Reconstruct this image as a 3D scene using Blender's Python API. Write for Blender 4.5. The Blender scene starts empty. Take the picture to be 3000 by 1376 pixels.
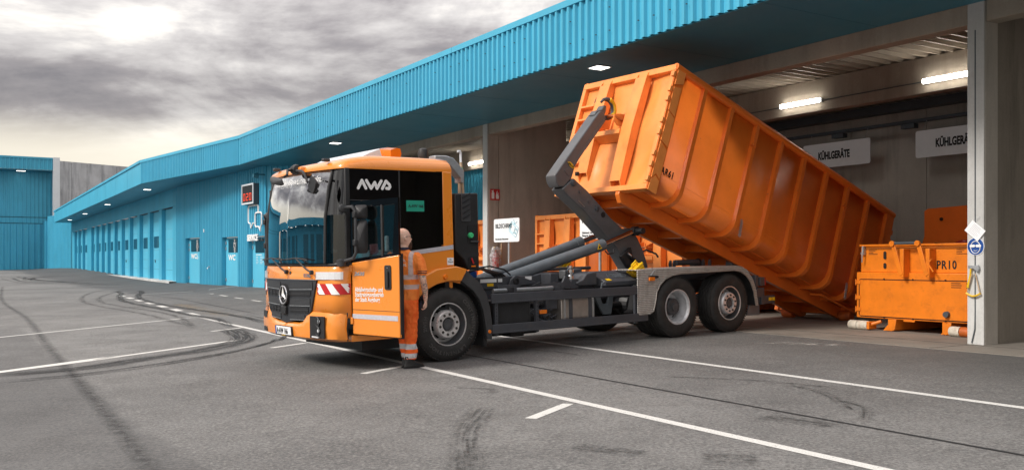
import bpy, bmesh, math, random
from mathutils import Vector, Matrix
random.seed(7)
R = math.radians
S = bpy.context.scene
COL = S.collection

# ------------------------------------------------------------------ camera, sky, sun, exposure
cam = bpy.data.objects.new('camera', bpy.data.cameras.new('camera'))
COL.objects.link(cam)
cam.location = (0, 0, 1.6)
cam.rotation_euler = (R(90), 0, 0)
cam.data.sensor_width = 36
cam.data.lens = 36 * 2703 / 3000
cam.data.shift_y = 74 / 3000
cam.data.clip_end = 2000
cam.data.clip_start = 0.1
S.camera = cam
S.view_settings.view_transform = 'Standard'
S.view_settings.look = 'None'
S.view_settings.exposure = 0.9
S.view_settings.gamma = 1

SUN_AZ, SUN_EL = R(-118), R(38)      # azimuth clockwise from +Y
w = bpy.data.worlds.new('World'); S.world = w; w.use_nodes = True
wt = w.node_tree; wt.nodes.clear()
def wn(t, **k):
    n = wt.nodes.new(t)
    for a, b in k.items():
        if a in n.inputs: n.inputs[a].default_value = b
        else: setattr(n, a, b)
    return n
def wm(op, a, b=None, c=None):
    n = wt.nodes.new('ShaderNodeMath'); n.operation = op
    for i, v in enumerate((a, b, c)):
        if v is None: continue
        if isinstance(v, (int, float)): n.inputs[i].default_value = v
        else: wt.links.new(v, n.inputs[i])
    return n.outputs[0]
sky = wn('ShaderNodeTexSky', sky_type='NISHITA', sun_disc=False)
sky.sun_elevation = SUN_EL; sky.sun_rotation = SUN_AZ; sky.air_density = 1.2; sky.dust_density = 3
tc = wn('ShaderNodeTexCoord')
sp = wn('ShaderNodeSeparateXYZ'); wt.links.new(tc.outputs['Generated'], sp.inputs[0])
zc = wm('MAXIMUM', sp.outputs[2], 0.0)
den = wm('ADD', zc, 0.17)
cb = wn('ShaderNodeCombineXYZ')
wt.links.new(wm('DIVIDE', sp.outputs[0], den), cb.inputs[0])
wt.links.new(wm('DIVIDE', sp.outputs[1], den), cb.inputs[1])
cb.inputs[2].default_value = 3.7
mp = wn('ShaderNodeMapping'); mp.inputs['Location'].default_value = (-3.3, 0.2, 0); mp.inputs['Scale'].default_value = (0.62, 1.0, 1)
wt.links.new(cb.outputs[0], mp.inputs[0])
n1 = wn('ShaderNodeTexNoise', Scale=1.12, Detail=12.0, Roughness=0.56, Distortion=0.15)
wt.links.new(mp.outputs[0], n1.inputs['Vector'])
mp2 = wn('ShaderNodeMapping'); mp2.inputs['Scale'].default_value = (1, 1, 2.3); wt.links.new(tc.outputs['Generated'], mp2.inputs[0])
n2 = wn('ShaderNodeTexNoise', Scale=4.6, Detail=9.0, Roughness=0.58, Distortion=0.3); wt.links.new(mp2.outputs[0], n2.inputs['Vector'])
rp = wn('ShaderNodeValToRGB'); wt.links.new(wm('ADD', wm('MULTIPLY', n1.outputs['Fac'], .56), wm('MULTIPLY', n2.outputs['Fac'], .44)), rp.inputs[0])
e = rp.color_ramp.elements
e[0].position = 0.365; e[0].color = (0.098, 0.090, 0.100, 1)
e[1].position = 0.59; e[1].color = (0.80, 0.755, 0.69, 1)
m1 = rp.color_ramp.elements.new(0.452); m1.color = (0.23, 0.208, 0.208, 1)
m2 = rp.color_ramp.elements.new(0.52); m2.color = (0.45, 0.425, 0.41, 1)
# pale warm clear strip low over the horizon
hz = wn('ShaderNodeMapRange', interpolation_type='SMOOTHSTEP'); wt.links.new(zc, hz.inputs[0])
hz.inputs[1].default_value = 0.10; hz.inputs[2].default_value = 0.152; hz.inputs[3].default_value = 0.9; hz.inputs[4].default_value = 0.0
mx = wn('ShaderNodeMix', data_type='RGBA'); wt.links.new(hz.outputs[0], mx.inputs[0]); wt.links.new(rp.outputs[0], mx.inputs[6])
mx.inputs[7].default_value = (0.74, 0.68, 0.57, 1)
# overcast skies are brighter towards the zenith
gr = wm('MULTIPLY_ADD', zc, 1.9, 0.62)
gv = wn('ShaderNodeVectorMath', operation='SCALE'); wt.links.new(mx.outputs[2], gv.inputs[0]); wt.links.new(gr, gv.inputs['Scale'])
bs = wn('ShaderNodeBackground', Strength=0.07); wt.links.new(sky.outputs[0], bs.inputs[0])
bc = wn('ShaderNodeBackground', Strength=1.0); wt.links.new(gv.outputs[0], bc.inputs[0])
ms = wn('ShaderNodeMixShader'); ms.inputs[0].default_value = 0.88
wt.links.new(bs.outputs[0], ms.inputs[1]); wt.links.new(bc.outputs[0], ms.inputs[2])
ow = wn('ShaderNodeOutputWorld'); wt.links.new(ms.outputs[0], ow.inputs[0])

sun = bpy.data.objects.new('sun', bpy.data.lights.new('sun', 'SUN')); COL.objects.link(sun)
sun.data.energy = 1.5; sun.data.angle = R(14); sun.data.color = (1.0, 0.95, 0.88)
sd = Vector((math.sin(SUN_AZ) * math.cos(SUN_EL), math.cos(SUN_AZ) * math.cos(SUN_EL), math.sin(SUN_EL)))
sun.rotation_euler = sd.to_track_quat('Z', 'Y').to_euler()

# ------------------------------------------------------------------ materials
def srgb(r, g, b):
    f = lambda c: (c / 12.92 if c <= .04045 else ((c + .055) / 1.055) ** 2.4)
    return tuple(f(c / 255) for c in (r, g, b))
MATS = {}
class NT:
    def __init__(s, m):
        m.use_nodes = True; s.t = m.node_tree; s.t.nodes.clear()
        s.out = s.t.nodes.new('ShaderNodeOutputMaterial')
    def n(s, t, **k):
        n = s.t.nodes.new(t)
        for a, b in k.items():
            if a in n.inputs: n.inputs[a].default_value = b
            else: setattr(n, a, b)
        return n
    def l(s, a, b): s.t.links.new(a, b)
    def m(s, op, a, b=None, c=None, clamp=False):
        n = s.t.nodes.new('ShaderNodeMath'); n.operation = op; n.use_clamp = clamp
        for i, v in enumerate((a, b, c)):
            if v is None: continue
            if isinstance(v, (int, float)): n.inputs[i].default_value = v
            else: s.l(v, n.inputs[i])
        return n.outputs[0]
    def ramp(s, f, lo, hi, a=0., b=1.):
        n = s.n('ShaderNodeMapRange', interpolation_type='SMOOTHSTEP'); s.l(f, n.inputs[0])
        for i, v in enumerate((lo, hi, a, b)): n.inputs[i + 1].default_value = v
        return n.outputs[0]
    def mix(s, f, a, b):
        n = s.n('ShaderNodeMix', data_type='RGBA')
        for i, v in ((0, f), (6, a), (7, b)):
            if isinstance(v, (int, float)): n.inputs[i].default_value = v
            elif isinstance(v, tuple): n.inputs[i].default_value = (*v[:3], 1)
            else: s.l(v, n.inputs[i])
        return n.outputs[2]
    def noise(s, scale, detail=4, rough=.55, vec=None, dist=0):
        n = s.n('ShaderNodeTexNoise', Scale=scale, Detail=detail, Roughness=rough, Distortion=dist)
        if vec is not None: s.l(vec, n.inputs['Vector'])
        return n.outputs['Fac']
    def vec(s, scale=(1, 1, 1), loc=(0, 0, 0), rot=(0, 0, 0)):
        c = s.n('ShaderNodeTexCoord'); m = s.n('ShaderNodeMapping')
        m.inputs['Scale'].default_value = scale; m.inputs['Location'].default_value = loc; m.inputs['Rotation'].default_value = rot
        s.l(c.outputs['Object'], m.inputs[0]); return m.outputs[0]

def pbr(name, col, rough=.5, metal=0., coat=0., var=.12, vscale=3., dark=None, dirt=0., dscale=2., streak=False, bump=0., bscale=60., spec=.5, wear=None, wearcol=(.12, .11, .1), rvar=.1):
    if name in MATS: return MATS[name]
    m = bpy.data.materials.new(name); T = NT(m)
    b = T.n('ShaderNodeBsdfPrincipled'); T.l(b.outputs[0], T.out.inputs[0])
    v = T.vec(); f = T.noise(vscale, 5, .6, v)
    lo = tuple(c * (1 - var) for c in col); hi = tuple(min(1, c * (1 + var)) for c in col)
    c = T.mix(T.ramp(f, .3, .7), lo, hi)
    if dirt:
        vv = T.vec((1, 1, .12) if streak else (1, 1, 1), (3, 1, 7)); g = T.noise(dscale, 6, .65, vv)
        c = T.mix(T.ramp(g, .48, .75, 0, dirt), c, dark or tuple(x * .35 for x in col))
    if wear:
        g = T.noise(wear, 8, .7, T.vec((1, 1, 1), (9, 4, 2)))
        c = T.mix(T.ramp(g, .66, .70, 0, .8), c, wearcol)
    T.l(c, b.inputs['Base Color'])
    T.l(T.m('ADD', T.m('MULTIPLY', T.noise(vscale * 3, 4, .6, v), rvar * 2), rough - rvar), b.inputs['Roughness'])
    b.inputs['Metallic'].default_value = metal; b.inputs['Coat Weight'].default_value = coat; b.inputs['Coat Roughness'].default_value = .08
    b.inputs['Specular IOR Level'].default_value = spec
    if bump:
        bp = T.n('ShaderNodeBump', Strength=bump, Distance=.01); T.l(T.noise(bscale, 5, .6, v), bp.inputs['Height']); T.l(bp.outputs[0], b.inputs['Normal'])
    MATS[name] = m; return m

def emit(name, col, st):
    m = bpy.data.materials.new(name); T = NT(m); e = T.n('ShaderNodeEmission', Strength=st); e.inputs[0].default_value = (*col, 1); T.l(e.outputs[0], T.out.inputs[0]); return m

def glass(name, tint, refl, rough=.02, f0=.06):
    m = bpy.data.materials.new(name); T = NT(m)
    t = T.n('ShaderNodeBsdfTransparent'); t.inputs[0].default_value = (*tint, 1)
    g = T.n('ShaderNodeBsdfGlossy', Roughness=rough); g.inputs[0].default_value = (.95, .97, 1, 1)
    lw = T.n('ShaderNodeFresnel', IOR=1.55)
    f = T.m('MULTIPLY_ADD', lw.outputs[0], refl, f0, clamp=True)
    x = T.n('ShaderNodeMixShader'); T.l(f, x.inputs[0]); T.l(t.outputs[0], x.inputs[1]); T.l(g.outputs[0], x.inputs[2])
    T.l(x.outputs[0], T.out.inputs[0]); return m

M_TRUCK = pbr('orange_truck_paint', (.86, .275, .030), .28, coat=.8, var=.03, vscale=1.2, rvar=.03, dirt=.10, dscale=3, streak=True)
M_CONT = pbr('orange_container_paint', (.80, .185, .022), .36, coat=.25, var=.08, vscale=1.5, dirt=.10, dscale=5, dark=(.40, .08, .01), bump=.05, bscale=5, rvar=.03, wear=11., wearcol=(.20, .10, .06))
M_CONTF = pbr('orange_container_lit_paint', (.88, .30, .07), .38, coat=.1, var=.08, vscale=2.5, dirt=.28, dscale=3, dark=(.5, .11, .02), bump=.25, bscale=5, rvar=.07)  # same orange as the sides, lightened in colour for light on the front
M_PRESS = pbr('orange_press_paint', (.80, .21, .01), .42, var=.08, vscale=2.5, dirt=.35, dscale=5, dark=(.30, .07, .01), wear=9., wearcol=(.16, .06, .02), bump=.1, bscale=40)
M_DIRTYOR = pbr('dull_orange_paint', (.55, .12, .015), .6, var=.2, vscale=3, dirt=.6, dscale=4, dark=(.12, .04, .02), wear=6.)
M_CHAS = pbr('anthracite_paint', (.058, .062, .074), .42, var=.12, vscale=4, dirt=.35, dscale=5, dark=(.09, .08, .07), rvar=.08)
M_ARM = pbr('hook_arm_paint', (.095, .099, .108), .38, var=.15, vscale=3, dirt=.45, dscale=4, dark=(.11, .10, .09), bump=.15, bscale=20)
M_CYL = pbr('grey_cylinder_paint', (.13, .15, .17), .36, var=.1, vscale=4, dirt=.3, dscale=5, dark=(.07, .065, .06))
M_ROD = pbr('chrome_rod', (.55, .5, .47), .16, metal=1., var=.05)
M_BLACK = pbr('black_plastic', (.018, .018, .02), .5, var=.2, vscale=6, bump=.1, bscale=200)
M_GREYP = pbr('dark_grey_plastic', (.045, .046, .05), .55, var=.12, vscale=6, bump=.15, bscale=160)
M_RUB = pbr('tyre_rubber', (.026, .025, .025), .72, var=.2, vscale=7, dirt=.4, dscale=6, dark=(.075, .068, .06), bump=.2, bscale=80)
M_RIM = pbr('polished_rim', (.82, .80, .80), .30, metal=.55, var=.08, vscale=8, dirt=.3, dscale=12, dark=(.2, .17, .15))
M_RIMP = pbr('silver_painted_rim', (.66, .67, .70), .38, metal=.35, var=.08, vscale=8, dirt=.4, dscale=9, dark=(.12, .11, .1))
M_HUB = pbr('hub_grey', (.075, .078, .085), .5, var=.2, vscale=12, dirt=.4, dscale=15, dark=(.03, .028, .026))
M_NUT = pbr('wheel_nut_steel', (.07, .066, .06), .45, metal=.4, var=.2, vscale=40)
M_CHROME = pbr('chrome', (.8, .8, .82), .12, metal=1., var=.02)
M_ALU = pbr('brushed_aluminium', (.52, .48, .45), .38, metal=.85, var=.1, vscale=5, dirt=.3, dscale=5, dark=(.28, .25, .22))
M_GALV = pbr('galvanised_steel', (.42, .44, .46), .45, metal=.6, var=.12, vscale=9)
M_WHITE = pbr('white_sign_sheet', (.88, .89, .91), .45, var=.02, dirt=.08, dscale=3)
M_BLK = pbr('black_lettering', (.012, .012, .014), .5, var=.05)
M_WLET = pbr('white_lettering', (.86, .86, .86), .45, var=.02)
M_RED = pbr('signal_red', (.52, .015, .02), .45, var=.06)
M_YEL = pbr('yellow_plastic', (.82, .50, .01), .42, var=.08, vscale=8, dirt=.25, dscale=10, dark=(.3, .18, .02))
M_REFL = pbr('reflective_tape', (.60, .60, .66), .35, metal=.2, var=.06, vscale=30)
M_AMBER = pbr('amber_lens', (.85, .20, .008), .2, coat=.6, var=.05)
M_REDL = pbr('red_lens', (.55, .01, .02), .2, coat=.6, var=.05)
M_CLEAR = pbr('clear_lamp_lens', (.72, .72, .74), .12, coat=.8, var=.05, vscale=30)
M_GREEN = pbr('green_plastic', (.06, .55, .22), .4, var=.05)
M_TEAL = pbr('teal_paper', (.01, .30, .20), .6, var=.04)
M_WOOD = pbr('pale_ash_wood', (.48, .35, .23), .6, var=.2, vscale=12)
M_DARKIN = pbr('dark_interior', (.012, .012, .014), .7, var=.2)
M_SEAT = pbr('seat_fabric', (.03, .032, .036), .85, var=.2, vscale=20)
M_DASH = pbr('dashboard_plastic', (.10, .11, .12), .6, var=.1)
M_BLUE = pbr('cyan_blue_sheet', (.062, .405, .60), .42, var=.05, vscale=.6, dirt=.28, dscale=1.1, streak=True, dark=(.05, .27, .40), rvar=.06)
M_BLUE2 = pbr('cyan_blue_door', (.10, .48, .68), .45, var=.03, vscale=1)
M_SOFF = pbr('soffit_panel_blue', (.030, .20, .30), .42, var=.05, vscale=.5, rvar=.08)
M_DKBLUE = pbr('dark_blue_sheet', (.03, .17, .25), .5, var=.05)  # one plain dark blue for joints, spotlight, backing and wing doors
M_CLAD = pbr('silver_flashing', (.72, .76, .80), .4, metal=.1, var=.03)
M_DECK = pbr('trapezoid_deck_sheet', (.36, .31, .25), .5, var=.06)
M_STEEL = pbr('grey_steel_channel', (.07, .085, .10), .5, var=.1)
M_WIN = pbr('dark_window_glass', (.010, .022, .030), .06, coat=.6, var=.1, rvar=.0)
M_LED = emit('led_digit_red', (1.0, .10, .05), .75)
M_TUBE = emit('tube_light', (1.0, .93, .82), 13)
M_SPOT = emit('soffit_light', (1.0, .96, .88), 3)
M_GLASS = glass('windscreen_glass', (.30, .50, .56), 2.3, f0=.22)
M_SGLASS = glass('tinted_side_glass', (.10, .12, .14), .9, f0=.03)
M_DGLASS = glass('door_glass', (.78, .86, .86), 1.0, f0=.04)
M_BLACKG = pbr('black_gloss_panel', (.004, .004, .005), .08, coat=.2, var=0, rvar=0, spec=.35)

def concrete(name, col, joint=0., stain=.5, big=(.4, .4, .25), dkc=None):
    m = bpy.data.materials.new(name); T = NT(m); b = T.n('ShaderNodeBsdfPrincipled', Roughness=.85); T.l(b.outputs[0], T.out.inputs[0])
    v = T.vec()
    f = T.noise(1., 8, .65, T.vec(big)); g = T.noise(22, 6, .7, v); st = T.noise(.9, 7, .7, T.vec((1.6, 1.6, .18), (2, 5, 1)))
    c = T.mix(T.ramp(f, .3, .7), tuple(x * .80 for x in col), tuple(x * 1.15 for x in col))
    c = T.mix(T.ramp(g, .4, .75, 0, .25), c, tuple(x * .6 for x in col))
    c = T.mix(T.ramp(st, .46, .66, 0, stain), c, dkc or tuple(x * .5 for x in col))
    po = T.noise(60, 2, .5, v); c = T.mix(T.ramp(po, .70, .74, 0, .6), c, tuple(x * .3 for x in col))
    T.l(c, b.inputs['Base Color'])
    bp = T.n('ShaderNodeBump', Strength=.25, Distance=.01); T.l(T.noise(40, 6, .65, v), bp.inputs['Height']); T.l(bp.outputs[0], b.inputs['Normal'])
    return m
M_CONC = concrete('fair_faced_concrete', (.54, .50, .45), stain=.5)
M_CONCR = concrete('rough_brown_concrete_darkened', (.30, .265, .225), stain=.7)  # rough brown concrete, its colour also darkened for the dimming on the right partition
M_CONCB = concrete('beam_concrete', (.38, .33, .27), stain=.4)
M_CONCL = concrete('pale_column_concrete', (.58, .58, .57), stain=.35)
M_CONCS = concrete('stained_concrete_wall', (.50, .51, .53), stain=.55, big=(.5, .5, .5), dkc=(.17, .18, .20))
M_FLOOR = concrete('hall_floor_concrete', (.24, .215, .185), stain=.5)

def asphalt():
    m = bpy.data.materials.new('asphalt'); T = NT(m); b = T.n('ShaderNodeBsdfPrincipled'); T.l(b.outputs[0], T.out.inputs[0])
    v = T.vec()
    big = T.noise(.16, 6, .6, v); mid = T.noise(1.1, 7, .62, v); fine = T.noise(34, 6, .85, v); grit = T.noise(95, 3, .8, v)
    c = T.mix(T.ramp(big, .34, .64), (.128, .126, .124), (.226, .222, .216))
    c = T.mix(T.ramp(mid, .38, .7, 0, .35), c, (.075, .072, .07)); m2_ = T.noise(6, 7, .7, T.vec((1, 1, 1), (3, 3, 0))); c = T.mix(T.ramp(m2_, .45, .7, 0, .30), c, (.07, .068, .066)); c = T.mix(T.ramp(m2_, .28, .42, .22, 0), c, (.30, .29, .28))
    # broom marks and long wash streaks
    sv = T.vec((.5, 5., 1), (0, 0, 0), (0, 0, R(-35))); c = T.mix(T.ramp(T.noise(.8, 5, .6, sv), .50, .78, 0, .28), c, (.08, .078, .076))
    c = T.mix(T.ramp(fine, .42, .50, .60, 0), c, (.04, .04, .04))
    c = T.mix(T.ramp(fine, .52, .60, 0, .50), c, (.36, .35, .33))
    c = T.mix(T.ramp(grit, .66, .72, 0, .5), c, (.44, .42, .40))
    # dark drips, small spots
    sp_ = T.noise(2.6, 8, .75, T.vec((1, 1, 1), (4, 9, 0))); c = T.mix(T.ramp(sp_, .63, .70, 0, .55), c, (.05, .048, .046))
    # darker older paving: far yard strip by the doors and the left corner beyond the seam (line D=1.6)
    sx = T.n('ShaderNodeSeparateXYZ'); T.l(v, sx.inputs[0])
    D = T.m('ADD', T.m('MULTIPLY', sx.outputs[0], .8484), T.m('MULTIPLY', sx.outputs[1], .5292))
    X = T.m('SUBTRACT', T.m('MULTIPLY', sx.outputs[0], .5293), T.m('MULTIPLY', sx.outputs[1], .8484))
    wob = T.m('MULTIPLY', T.noise(.7, 5, .6, v), .5)
    oldp = T.m('MULTIPLY', T.ramp(T.m('ADD', D, wob), 1.75, 1.95, 1, 0), T.ramp(X, -26, -21))
    c = T.mix(T.m('MULTIPLY', oldp, .42), c, (.055, .055, .057))
    wob2 = T.m('MULTIPLY', T.noise(.25, 4, .6, v), 2.5)
    far = T.m('MULTIPLY', T.ramp(T.m('ADD', D, wob2), 7.6, 8.4), T.ramp(X, -42, -34, 1, 0))
    c = T.mix(T.m('MULTIPLY', far, .6), c, (.055, .055, .058))
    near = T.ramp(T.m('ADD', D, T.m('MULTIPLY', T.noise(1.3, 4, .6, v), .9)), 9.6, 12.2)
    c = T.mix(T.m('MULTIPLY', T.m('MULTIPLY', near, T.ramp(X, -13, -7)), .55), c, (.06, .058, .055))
    T.l(c, b.inputs['Base Color'])
    T.l(T.m('ADD', T.m('MULTIPLY', mid, .25), .62), b.inputs['Roughness'])
    bp = T.n('ShaderNodeBump', Strength=.55, Distance=.006); T.l(T.m('ADD', fine, T.m('MULTIPLY', grit, .5)), bp.inputs['Height']); T.l(bp.outputs[0], b.inputs['Normal'])
    return m
M_ASPH = asphalt()

def decal(name, col, strength, nscale, lo, hi, edge=.25):
    """worn paint or rubber lying on the asphalt: coverage breaks up with noise and towards the strip's edges"""
    m = bpy.data.materials.new(name); T = NT(m); b = T.n('ShaderNodeBsdfPrincipled', Roughness=.75)
    v = T.vec(); g = T.noise(nscale, 8, .75, v); fine = T.noise(70, 3, .7, v)
    c = T.mix(T.ramp(fine, .35, .65), tuple(x * .8 for x in col), tuple(min(1, x * 1.12) for x in col)); T.l(c, b.inputs['Base Color'])
    uv = T.n('ShaderNodeUVMap'); s = T.n('ShaderNodeSeparateXYZ'); T.l(uv.outputs[0], s.inputs[0])
    a = T.m('MULTIPLY', T.m('SUBTRACT', 1., T.m('ABSOLUTE', T.m('MULTIPLY_ADD', s.outputs[0], 2., -1.))), 1 / edge, clamp=True)
    bb = T.m('MULTIPLY', T.m('SUBTRACT', 1., T.m('ABSOLUTE', T.m('MULTIPLY_ADD', s.outputs[1], 2., -1.))), 8, clamp=True)
    f = T.m('MULTIPLY', T.m('MULTIPLY', T.ramp(T.m('ADD', T.m('MULTIPLY', g, .7), T.m('MULTIPLY', fine, .3)), lo, hi), strength), T.m('MULTIPLY', a, bb), clamp=True)
    if 'tyre' in name:
        u3 = T.n('ShaderNodeUVMap', uv_map='Metres'); mp_ = T.n('ShaderNodeMapping'); mp_.inputs['Scale'].default_value = (22, .9, 1); T.l(u3.outputs[0], mp_.inputs[0])
        f = T.m('MULTIPLY', f, T.ramp(T.noise(1., 4, .6, mp_.outputs[0]), .38, .60, .15, 1.))
    t = T.n('ShaderNodeBsdfTransparent'); x = T.n('ShaderNodeMixShader'); T.l(f, x.inputs[0]); T.l(t.outputs[0], x.inputs[1]); T.l(b.outputs[0], x.inputs[2]); T.l(x.outputs[0], T.out.inputs[0])
    return m
M_LINE = decal('worn_white_road_paint', (.72, .71, .68), .97, 14, .33, .44, .07)
M_TYRE = decal('tyre_rubber_mark', (.022, .022, .023), .95, 9, .30, .55, .55)
M_TYRE2 = decal('faint_tyre_mark', (.035, .034, .033), .70, 11, .38, .60, .7)
M_JOINT = decal('dark_paving_joint', (.045, .045, .046), .55, 9, .35, .62, .9)
M_SEAM = decal('bitumen_seam', (.020, .020, .021), 1.0, 5, .1, .2, .3)
M_SAND = decal('spilled_pale_dust', (.62, .60, .56), .75, 6, .48, .62, .9)
M_SANDY = decal('spilled_yellow_sand', (.34, .26, .16), .6, 2, .42, .65, .9)

def plate_mat():
    m = bpy.data.materials.new('diamond_tread_plate'); T = NT(m); b = T.n('ShaderNodeBsdfPrincipled', Metallic=.5, Roughness=.4); T.l(b.outputs[0], T.out.inputs[0])
    c = T.n('ShaderNodeTexCoord'); s = T.n('ShaderNodeSeparateXYZ'); T.l(c.outputs['Object'], s.inputs[0])
    u = T.m('ADD', s.outputs[0], T.m('MULTIPLY', s.outputs[1], .6)); w_ = T.m('ADD', s.outputs[2], T.m('MULTIPLY', s.outputs[1], .4))
    p = T.m('SINE', T.m('MULTIPLY', T.m('ADD', u, w_), 105)); q = T.m('SINE', T.m('MULTIPLY', T.m('SUBTRACT', u, w_), 105))
    h = T.m('MULTIPLY', p, q)
    cc = T.mix(T.ramp(h, -.3, .6), (.42, .39, .36), (.78, .75, .72)); cc = T.mix(T.ramp(T.noise(5, 5, .6, T.vec()), .45, .75, 0, .45), cc, (.20, .17, .14)); T.l(cc, b.inputs['Base Color'])
    bp = T.n('ShaderNodeBump', Strength=.8, Distance=.01); T.l(h, bp.inputs['Height']); T.l(bp.outputs[0], b.inputs['Normal'])
    return m
M_PLATE = plate_mat()

def perf_mat():
    m = bpy.data.materials.new('perforated_grille'); T = NT(m); b = T.n('ShaderNodeBsdfPrincipled', Roughness=.45); T.l(b.outputs[0], T.out.inputs[0])
    v = T.n('ShaderNodeTexVoronoi', Scale=52.); v.inputs['Randomness'].default_value = 0.; T.l(T.vec((0, 1, 1.1)), v.inputs['Vector'])
    T.l(T.mix(T.ramp(v.outputs['Distance'], .28, .36), (.004, .004, .004), (.05, .052, .058)), b.inputs['Base Color']); return m
M_PERF = perf_mat()

# ------------------------------------------------------------------ mesh helpers
class MB:
    def __init__(s): s.v = []; s.f = []; s.uv = {}
    def add(s, vs, fs):
        o = len(s.v); s.v += [tuple(p) for p in vs]; s.f += [tuple(i + o for i in f) for f in fs]; return s
    def box(s, x0, x1, y0, y1, z0, z1):
        P = [(x0, y0, z0), (x1, y0, z0), (x1, y1, z0), (x0, y1, z0), (x0, y0, z1), (x1, y0, z1), (x1, y1, z1), (x0, y1, z1)]
        return s.add(P, [(0, 3, 2, 1), (4, 5, 6, 7), (0, 1, 5, 4), (1, 2, 6, 5), (2, 3, 7, 6), (3, 0, 4, 7)])
    def prism(s, pts, axis, a, b):
        """polygon of 2-D points extruded along an axis: 'y' -> (x,z), 'z' -> (x,y), 'x' -> (y,z)"""
        g = {'y': lambda p, t: (p[0], t, p[1]), 'z': lambda p, t: (p[0], p[1], t), 'x': lambda p, t: (t, p[0], p[1])}[axis]
        n = len(pts)
        return s.add([g(p, a) for p in pts] + [g(p, b) for p in pts], [tuple(range(n)), tuple(range(2 * n - 1, n - 1, -1))] + [(i, i + n, (i + 1) % n + n, (i + 1) % n) for i in range(n)])
    def tube(s, path, r, n=10, caps=True, rr=None):
        path = [Vector(p) for p in path]; rings = []
        up = None
        for i, p in enumerate(path):
            d = (path[min(i + 1, len(path) - 1)] - path[max(i - 1, 0)]).normalized()
            if up is None:
                up = Vector((0, 0, 1)) if abs(d.z) < .9 else Vector((1, 0, 0))
            a = d.cross(up).normalized(); up = a.cross(d).normalized()
            q = rr[i] if rr else r
            rings.append([p + (a * math.cos(2 * math.pi * k / n) + up * math.sin(2 * math.pi * k / n)) * q for k in range(n)])
        vs = [v for g in rings for v in g]; fs = []
        for i in range(len(rings) - 1):
            for k in range(n): fs.append((i * n + k, i * n + (k + 1) % n, (i + 1) * n + (k + 1) % n, (i + 1) * n + k))
        if caps: fs += [tuple(range(n - 1, -1, -1)), tuple(range((len(rings) - 1) * n, len(rings) * n))]
        return s.add(vs, fs)
    def lathe(s, prof, c, axis='y', n=48, skip=None, ang=(0, 2 * math.pi)):
        """profile of (radius, along axis) turned round an axis through c"""
        vs = []; full = abs(ang[1] - ang[0] - 2 * math.pi) < 1e-6; m = n if full else n + 1
        for k in range(m):
            a = ang[0] + (ang[1] - ang[0]) * k / n
            for r, t in prof:
                x, z = r * math.cos(a), r * math.sin(a)
                vs.append((c[0] + x, c[1] + t, c[2] + z) if axis == 'y' else ((c[0] + x, c[1] + z, c[2] + t) if axis == 'z' else (c[0] + t, c[1] + x, c[2] + z)))
        L = len(prof); fs = []
        for k in range(n):
            for i in range(L - 1):
                if skip and skip(k, i): continue
                k2 = (k + 1) % m
                fs.append((k * L + i, k * L + i + 1, k2 * L + i + 1, k2 * L + i))
        return s.add(vs, fs)
    def strip(s, A, B):
        n = len(A); return s.add(list(A) + list(B), [(i, i + 1, n + i + 1, n + i) for i in range(n - 1)])
    def obj(s, name, mat, parent=None, smooth=False, bevel=0., solid=0., seg=2):
        me = bpy.data.meshes.new(name); me.from_pydata(s.v, [], s.f); me.update()
        bm = bmesh.new(); bm.from_mesh(me); bmesh.ops.recalc_face_normals(bm, faces=bm.faces); bm.to_mesh(me); bm.free()
        me.materials.append(mat)
        o = bpy.data.objects.new(name, me); COL.objects.link(o)
        if parent: o.parent = parent
        if solid: md = o.modifiers.new('s', 'SOLIDIFY'); md.thickness = solid; md.offset = 0
        if bevel: md = o.modifiers.new('b', 'BEVEL'); md.width = bevel; md.segments = seg; md.limit_method = 'ANGLE'; md.angle_limit = R(35)
        if smooth or bevel:
            for p in me.polygons: p.use_smooth = True
            try: me.set_sharp_from_angle(angle=R(38))
            except Exception: pass
        return o
def B(*a): return MB().box(*a)
def tag(o, label, cat, group=None):
    o['label'] = label; o['category'] = cat
    if group: o['group'] = group
    return o
def thing(name, label, cat, M=None, group=None):
    o = bpy.data.objects.new(name, None); COL.objects.link(o); o.empty_display_size = .2
    if M is not None: o.matrix_world = M
    return tag(o, label, cat, group)
def struct(o): o['kind'] = 'structure'; return o
def lab(o, l): o['label'] = l; return o
NEAR = Matrix(((1, 0, 0), (0, 0, -1), (0, 1, 0))).to_4x4()     # lettering read by someone looking along +y
FRONT = Matrix(((0, 0, -1), (-1, 0, 0), (0, 1, 0))).to_4x4()   # lettering read by someone looking along +x
def text(name, s, size, mat, parent, loc, rot=NEAR, ext=.002, w=0., ax='LEFT', sx=1., shear=0., font_gap=1., lines=1.):
    cu = bpy.data.curves.new('t', 'FONT'); cu.body = s; cu.size = size; cu.extrude = ext; cu.offset = w; cu.align_x = ax; cu.shear = shear; cu.space_character = font_gap; cu.space_line = lines
    cu.resolution_u = 3
    t = bpy.data.objects.new('t', cu); COL.objects.link(t)
    dg = bpy.context.evaluated_depsgraph_get(); me = bpy.data.meshes.new_from_object(t.evaluated_get(dg)); me.name = name
    bpy.data.objects.remove(t); me.materials.clear(); me.materials.append(mat)
    me.transform(Matrix.Translation(loc) @ rot @ Matrix.Diagonal((sx, 1, 1, 1)))
    o = bpy.data.objects.new(name, me); COL.objects.link(o)
    if parent: o.parent = parent
    return o
def copy_tree(o, parent=None):
    c = o.copy(); COL.objects.link(c); c.parent = parent; c.matrix_basis = o.matrix_basis.copy()
    for ch in list(o.children): copy_tree(ch, c)
    return c
def arc(cx, cz, r, a0, a1, n=8): return [(cx + r * math.cos(R(a0 + (a1 - a0) * i / n)), cz + r * math.sin(R(a0 + (a1 - a0) * i / n))) for i in range(n + 1)]
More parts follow.
